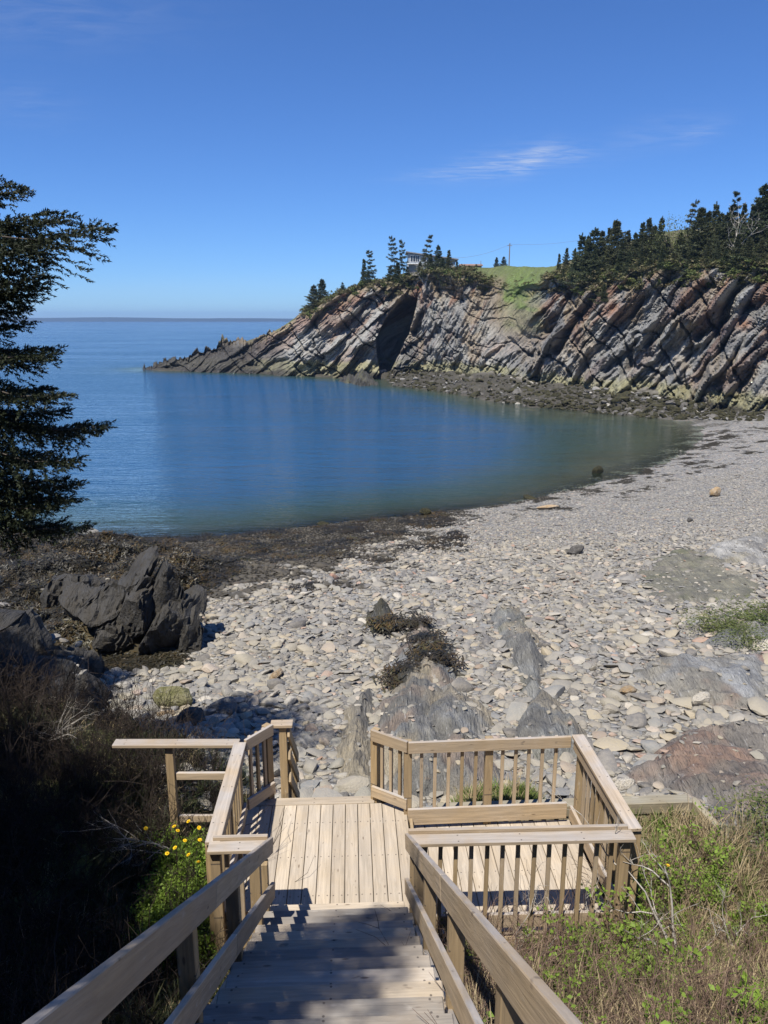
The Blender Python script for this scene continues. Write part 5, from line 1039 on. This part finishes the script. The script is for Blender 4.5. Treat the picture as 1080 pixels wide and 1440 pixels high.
# low evergreen bush on the rock shelf
bz = leafy_bush(95, 2600, 1.0, .035, M_BUSH)
for (u, v, s, rz, lb) in ((1072, 878, 1.0, 0, 'low green bush growing on the rock shelf'), (1010, 888, .8, 2, 'small green mat of leaves at the edge of the rock shelf'), (1050, 905, .7, 4, 'little green bush under the larger one on the shelf'), (1098, 1180, .7, 1, 'dark tangled bush beside the rusty rock')):
    p = drop_px(u, v); e = tag(empty('low_bush', p, rz), lb, 'bush'); e.scale = (s * 1.3, s * 1.2, s * .42); obj('stems', bz[0], e); obj('foliage', bz[1], e)
# seaweed
def kelp(seed, n, L, w):
    r = np.random.default_rng(seed); V = []; Fc = []
    for i in range(n):
        a = r.normal(0, 1.3) - 1.5; c, s = math.cos(a), math.sin(a); l = L * r.uniform(.5, 1.2); o = len(V); wd = w * r.uniform(.5, 1.3); bx, by = r.normal(0, .16, 2); z0 = r.uniform(.03, .09)
        for k in range(5):
            t = k / 4; x = bx + c * l * t; y = by + s * l * t; z = z0 * (1 - t) * .6 + .02 * math.sin(t * 3.1) - .03 * t * t + r.normal(0, .004); V += [(x - s * wd, y + c * wd, z), (x + s * wd, y - c * wd, z + .006)]
        Fc += [(o + 2 * k, o + 2 * k + 1, o + 2 * k + 3, o + 2 * k + 2) for k in range(4)]
    t = None; return V, Fc
t = NT('wet_seaweed'); r_ = t.rand(); c_ = t.ramp(r_, [(0, (.014, .014, .008)), (.4, (.026, .022, .012)), (.68, (.05, .034, .013)), (.86, (.085, .054, .017)), (1, (.06, .055, .018))]); c_ = t.mix(t.maprange(t.noise(t.pos(), .5, 4), .35, .65, 0, .8), c_, (.020, .018, .012)); M_KELP = t.done(c_, .5, None, .35)
KP = [raw_mesh('kelp', *kelp(100 + k, 46, .17, .014), False, mats=[M_KELP]) for k in range(4)]
def sow_kelp():
    r = np.random.default_rng(17); n = 20000; x = r.uniform(-22, -4.2, n); y = r.uniform(16.4, 37, n); kd = sdist(x, y, KELP_POLY); k = kd + (fbm(x * .5, y * .5, seed=44) - .5) * 2 > .1; x, y = x[k], y[k]
    m = 3000; x2 = r.uniform(-12, 3.5, m); y2 = r.uniform(23, 43, m); d2 = -sdist(x2, y2, SEA_POLY); msk = fbm(x2 * .45, y2 * .45, seed=45) + .10 * sstep(2, -7, x2) - .022 * d2 >  .46; k2 = (d2 > -.5) & msk; x, y = np.concatenate([x, x2[k2]]), np.concatenate([y, y2[k2]])
    for (u, v, s, c) in ((612, 940, .35, 26), (600, 910, .3, 14), (568, 962, .2, 12), (545, 885, .22, 14), (590, 885, .25, 12)):
        p = drop_px(u, v); x = np.concatenate([x, p[0] + r.normal(0, s * .6, c)]); y = np.concatenate([y, p[1] + r.normal(0, s, c)])
    z, on = surf(x, y); high = (z > ground(x, y) + .4) & (y < 24) & (x < -3); x, y, z = x[~high], y[~high], z[~high]; n = len(x)
    gx = (ground(x + .2, y) - ground(x - .2, y)) / .4; gy = (ground(x, y + .2) - ground(x, y - .2)) / .4; s = r.uniform(.7, 1.4, (n, 1))
    o = scatter('seaweed', np.stack([x, y, z + .02], 1), np.stack([np.arctan(gy), -np.arctan(gx), r.normal(0, .9, n)], 1), np.repeat(s, 3, 1) * np.array([1, 1, .6]), r.integers(0, 4, n), KP); tag(o, 'brown and black seaweed draped over the shore rocks', 'seaweed')
sow_kelp()
# ------------------------------------------------------------------ on the headland: house, low building, pole and wires
def flat_mat(name, c, rough=.6, v=.15):
    t = NT(name); n = t.noise(t.objco(), 3, 4); return t.done(t.mix(t.maprange(n, .3, .7), tuple(q * (1 - v) for q in c), tuple(min(1, q * (1 + v)) for q in c)), rough)
M_WALL = flat_mat('blue_grey_cladding', (.26, .30, .34)); M_WHITE = flat_mat('white_trim', (.72, .72, .70)); M_ROOF = flat_mat('grey_roof', (.20, .20, .21)); M_BROWN = flat_mat('brown_boards', (.25, .165, .12)); M_POLE = flat_mat('pole_wood', (.20, .17, .14))
t = NT('window_glass'); M_GLASS = t.done((.03, .035, .045), .08, None, .6)
def house():
    c = cliff_at(583, back=9); yb = c[1]; a = on_y(574, 376, yb); b = on_y(640, 376, yb); zt = on_y(575, 355, yb)[2]; zb = a[2] - 1.2
    e = tag(empty('grey_house', (a[0], yb, zb)), 'small blue-grey house with a shallow pitched roof behind the headland spruces', 'house'); W = b[0] - a[0]; H = zt - zb; Dp = 6.5
    mb = MB(); mb.add([(0, 0, 0), (W, 0, 0), (W, 0, H - 1.4), (0, 0, H - .15), (0, Dp, 0), (W, Dp, 0), (W, Dp, H - 1.4), (0, Dp, H - .15)], [(0, 1, 2, 3), (5, 4, 7, 6), (4, 0, 3, 7), (1, 5, 6, 2), (3, 2, 6, 7)]); obj('wall', mb.mesh('wall', M_WALL), e)
    rf = MB(); rf.add([(-.45, -.5, H + .0), (W + .6, -.5, H - 1.42), (W + .6, Dp + .4, H - 1.42), (-.45, Dp + .4, H), (-.45, -.5, H + .2), (W + .6, -.5, H - 1.22), (W + .6, Dp + .4, H - 1.22), (-.45, Dp + .4, H + .2)], [(0, 3, 2, 1), (4, 5, 6, 7), (0, 1, 5, 4), (1, 2, 6, 5), (2, 3, 7, 6), (3, 0, 4, 7)]); obj('roof', rf.mesh('roof', M_ROOF), e)
    for k, (x, z, w, h) in enumerate(((.45, H - 1.75, .95, 1.15), (1.5, H - 1.75, .7, 1.15), (3.6, H - 2.4, 1.2, 1.0), (6.2, H - 2.6, 1.2, .9))):
        wd = obj('window', MB().box(x - .07, x + w + .07, -.05, -.003, z - .07, z + h + .07).mesh('window', M_WHITE), e); obj('pane', MB().box(x, x + w * .47, -.062, -.053, z, z + h).mesh('pane', M_GLASS), wd); obj('pane', MB().box(x + w * .53, x + w, -.062, -.053, z, z + h).mesh('pane', M_GLASS), wd)
    obj('porch', MB().box(-.2, 2.6, -1.3, -.07, H - 2.25, H - 2.1).box(-.1, 0, -1.25, -1.15, 0, H - 2.25).box(2.4, 2.5, -1.25, -1.15, 0, H - 2.25).mesh('porch', M_WHITE), e)
    return a, b, zt, yb
HA = house()
def low_building():
    c = cliff_at(662, back=16); yb = c[1] + 2; a = on_y(649, 380, yb); b = on_y(677, 380, yb); zt = on_y(660, 371, yb)[2]; zb = a[2] - 1.5; W = b[0] - a[0]; H = zt - zb
    e = tag(empty('low_building', (a[0], yb, zb)), 'long low brown building just showing over the meadow crest', 'building'); obj('wall', MB().box(0, W, 0, 4, 0, H - .35).mesh('wall', M_BROWN), e)
    obj('roof', MB().add([(-.3, -.3, H - .347), (W + .3, -.3, H - .347), (W + .3, 4.3, H - .347), (-.3, 4.3, H - .347), (-.3, 2, H + .1), (W + .3, 2, H + .1)], [(0, 1, 5, 4), (2, 3, 4, 5), (0, 4, 3), (1, 2, 5), (0, 3, 2, 1)]).mesh('roof', M_BROWN), e)
    obj('vent_pipe', MB().tube([(W - .1, .5, H - .6), (W - .1, .5, H + .6)], [.06, .06], 8).mesh('vent_pipe', M_ROOF, True), e)
low_building()
def pole_and_wires():
    c = cliff_at(717, back=30); y = c[1]; top = on_y(717, 342, y); e = tag(empty('utility_pole', (top[0], y, c[2] - .5)), 'slim utility pole on the meadow skyline', 'pole'); H = top[2] - c[2] + .5
    obj('pole', MB().tube([(0, 0, 0), (0, 0, H * .5), (0, 0, H)], [.13, .115, .10], 8).mesh('pole', M_POLE, True), e); obj('crossarm', MB().box(-.5, .5, -.14, -.06, H - .55, H - .45).mesh('crossarm', M_POLE), e)
    def wire(p0, p1, sag, label):
        pts = [np.array(p0) * (1 - t) + np.array(p1) * t - np.array([0, 0, sag * 4 * t * (1 - t)]) for t in np.linspace(0, 1, 17)]; o = obj('overhead_wire', MB().tube([tuple(q - np.array(p0)) for q in pts], [.018] * 17, 4).mesh('overhead_wire', M_POLE, True), None, p0); tag(o, label, 'wire', 'wires of the utility pole')
    pt = (top[0], y, top[2] - .2); wire(pt, (HA[1][0] - .5, HA[3] + 3, HA[2] - .8), .7, 'wire sagging from the utility pole to the grey house'); q = on_y(830, 335, y + 6); wire(pt, tuple(q), .5, 'wire running from the utility pole into the wood')
pole_and_wires()
# pale fallen stones at the cave mouth and along the foot of the far cliff
rr = np.random.default_rng(33); PROTO_B = [stone_mesh(700 + k, 2, .7, 9, 'fallen_rock', m) for k, m in enumerate((mat_boulder('bleached_boulder', (.33, .31, .27), (.40, .37, .32)), MB_GREY, MB_GREY, mat_boulder('pink_boulder', (.36, .27, .21), (.42, .34, .28))))]
for k in range(70):
    u = rr.uniform(560, 930) if k > 26 else rr.uniform(655, 745); vw = np.interp(u, [540, 650, 730, 830, 930], [538, 545, 556, 572, 580]); vf = np.interp(u, [540, 600, 645, 720, 800, 930], [522, 518, 515, 520, 541, 557]); v = vf + (vw - vf) * (rr.random() * .9 if k > 26 else rr.normal(-.05, .18))
    if u > 700 and v > vf + .7 * (vw - vf): continue
    p = drop_px(u, v, z0=-3.5); s = rr.uniform(.25, .8) * (1.0 if k <= 26 else .55)
    tag(obj('fallen_rock', PROTO_B[rr.integers(4)], None, p + np.array([0, 0, .1]), (rr.normal(0, .3), rr.normal(0, .3), rr.random() * 6), (s, s * .8, s * .75)), 'pale block fallen on the dark weedy shelf below the cliff', 'rock', 'pale blocks below the far cliff')
for u, v in ((536, 523), (540, 522)):
    p = on_z(u, v, -3.9); tag(obj('fallen_rock', PROTO_B[3], None, p, (0, 0, u), (.55, .5, .6)), 'small pinkish rock in the mouth of the dark cave', 'rock', 'rocks in the cave mouth')
def shelf_rubble():
    r = np.random.default_rng(91); n = 2600; u = r.uniform(545, 1075, n); f = r.random(n); vw = np.interp(u, [540, 600, 650, 730, 830, 910, 965, 1075], [541, 548, 556, 571, 581, 588, 590, 592]); vf = np.interp(u, [540, 600, 645, 685, 720, 755, 800, 860, 920, 1075], [520, 517, 514, 511, 517, 529, 540, 549, 555, 564])
    v = vf + (vw - vf) * f; z = np.full(n, -3.5)
    for i in range(25): P = on_z(u, v, z); z = .5 * z + .5 * ground(P[:, 0], P[:, 1])
    s = np.clip(np.exp(r.normal(math.log(.24), .5, n)), .12, 1.1)[:, None]; o = scatter('shelf_rubble', np.stack([P[:, 0], P[:, 1], z + .05], 1), np.stack([r.normal(0, .3, n), r.normal(0, .3, n), r.random(n) * 6.28], 1), np.repeat(s, 3, 1), r.choice(6, n, p=[.42, .34, .18, .03, .01, .02]), [stone_mesh(760 + k, 2, .55, 9, 'rubble', m) for k, m in enumerate((MB_WEED, MB_WEED, MB_DARK, MB_GREY, bpy.data.materials['bleached_boulder'], MB_DARK))]); tag(o, 'dark weedy rubble on the shelf below the far cliff', 'rubble')
shelf_rubble()
# ------------------------------------------------------------------ air
def haze():
    me = MB().box(-4200, 4200, -60, 6600, SEA - 14, 60).mesh('haze'); m = bpy.data.materials.new('haze'); m.use_nodes = True; nt = m.node_tree; nt.nodes.clear(); out = nt.nodes.new('ShaderNodeOutputMaterial'); v = nt.nodes.new('ShaderNodeVolumePrincipled')
    v.inputs['Color'].default_value = (.38, .62, 1.0, 1); v.inputs['Density'].default_value = 1.7e-4; v.inputs['Anisotropy'].default_value = .2; nt.links.new(v.outputs[0], out.inputs['Volume']); me.materials.append(m); o = obj('haze', me); o['kind'] = 'stuff'; o['label'] = 'thin blue sea haze'; o['category'] = 'haze'
haze()
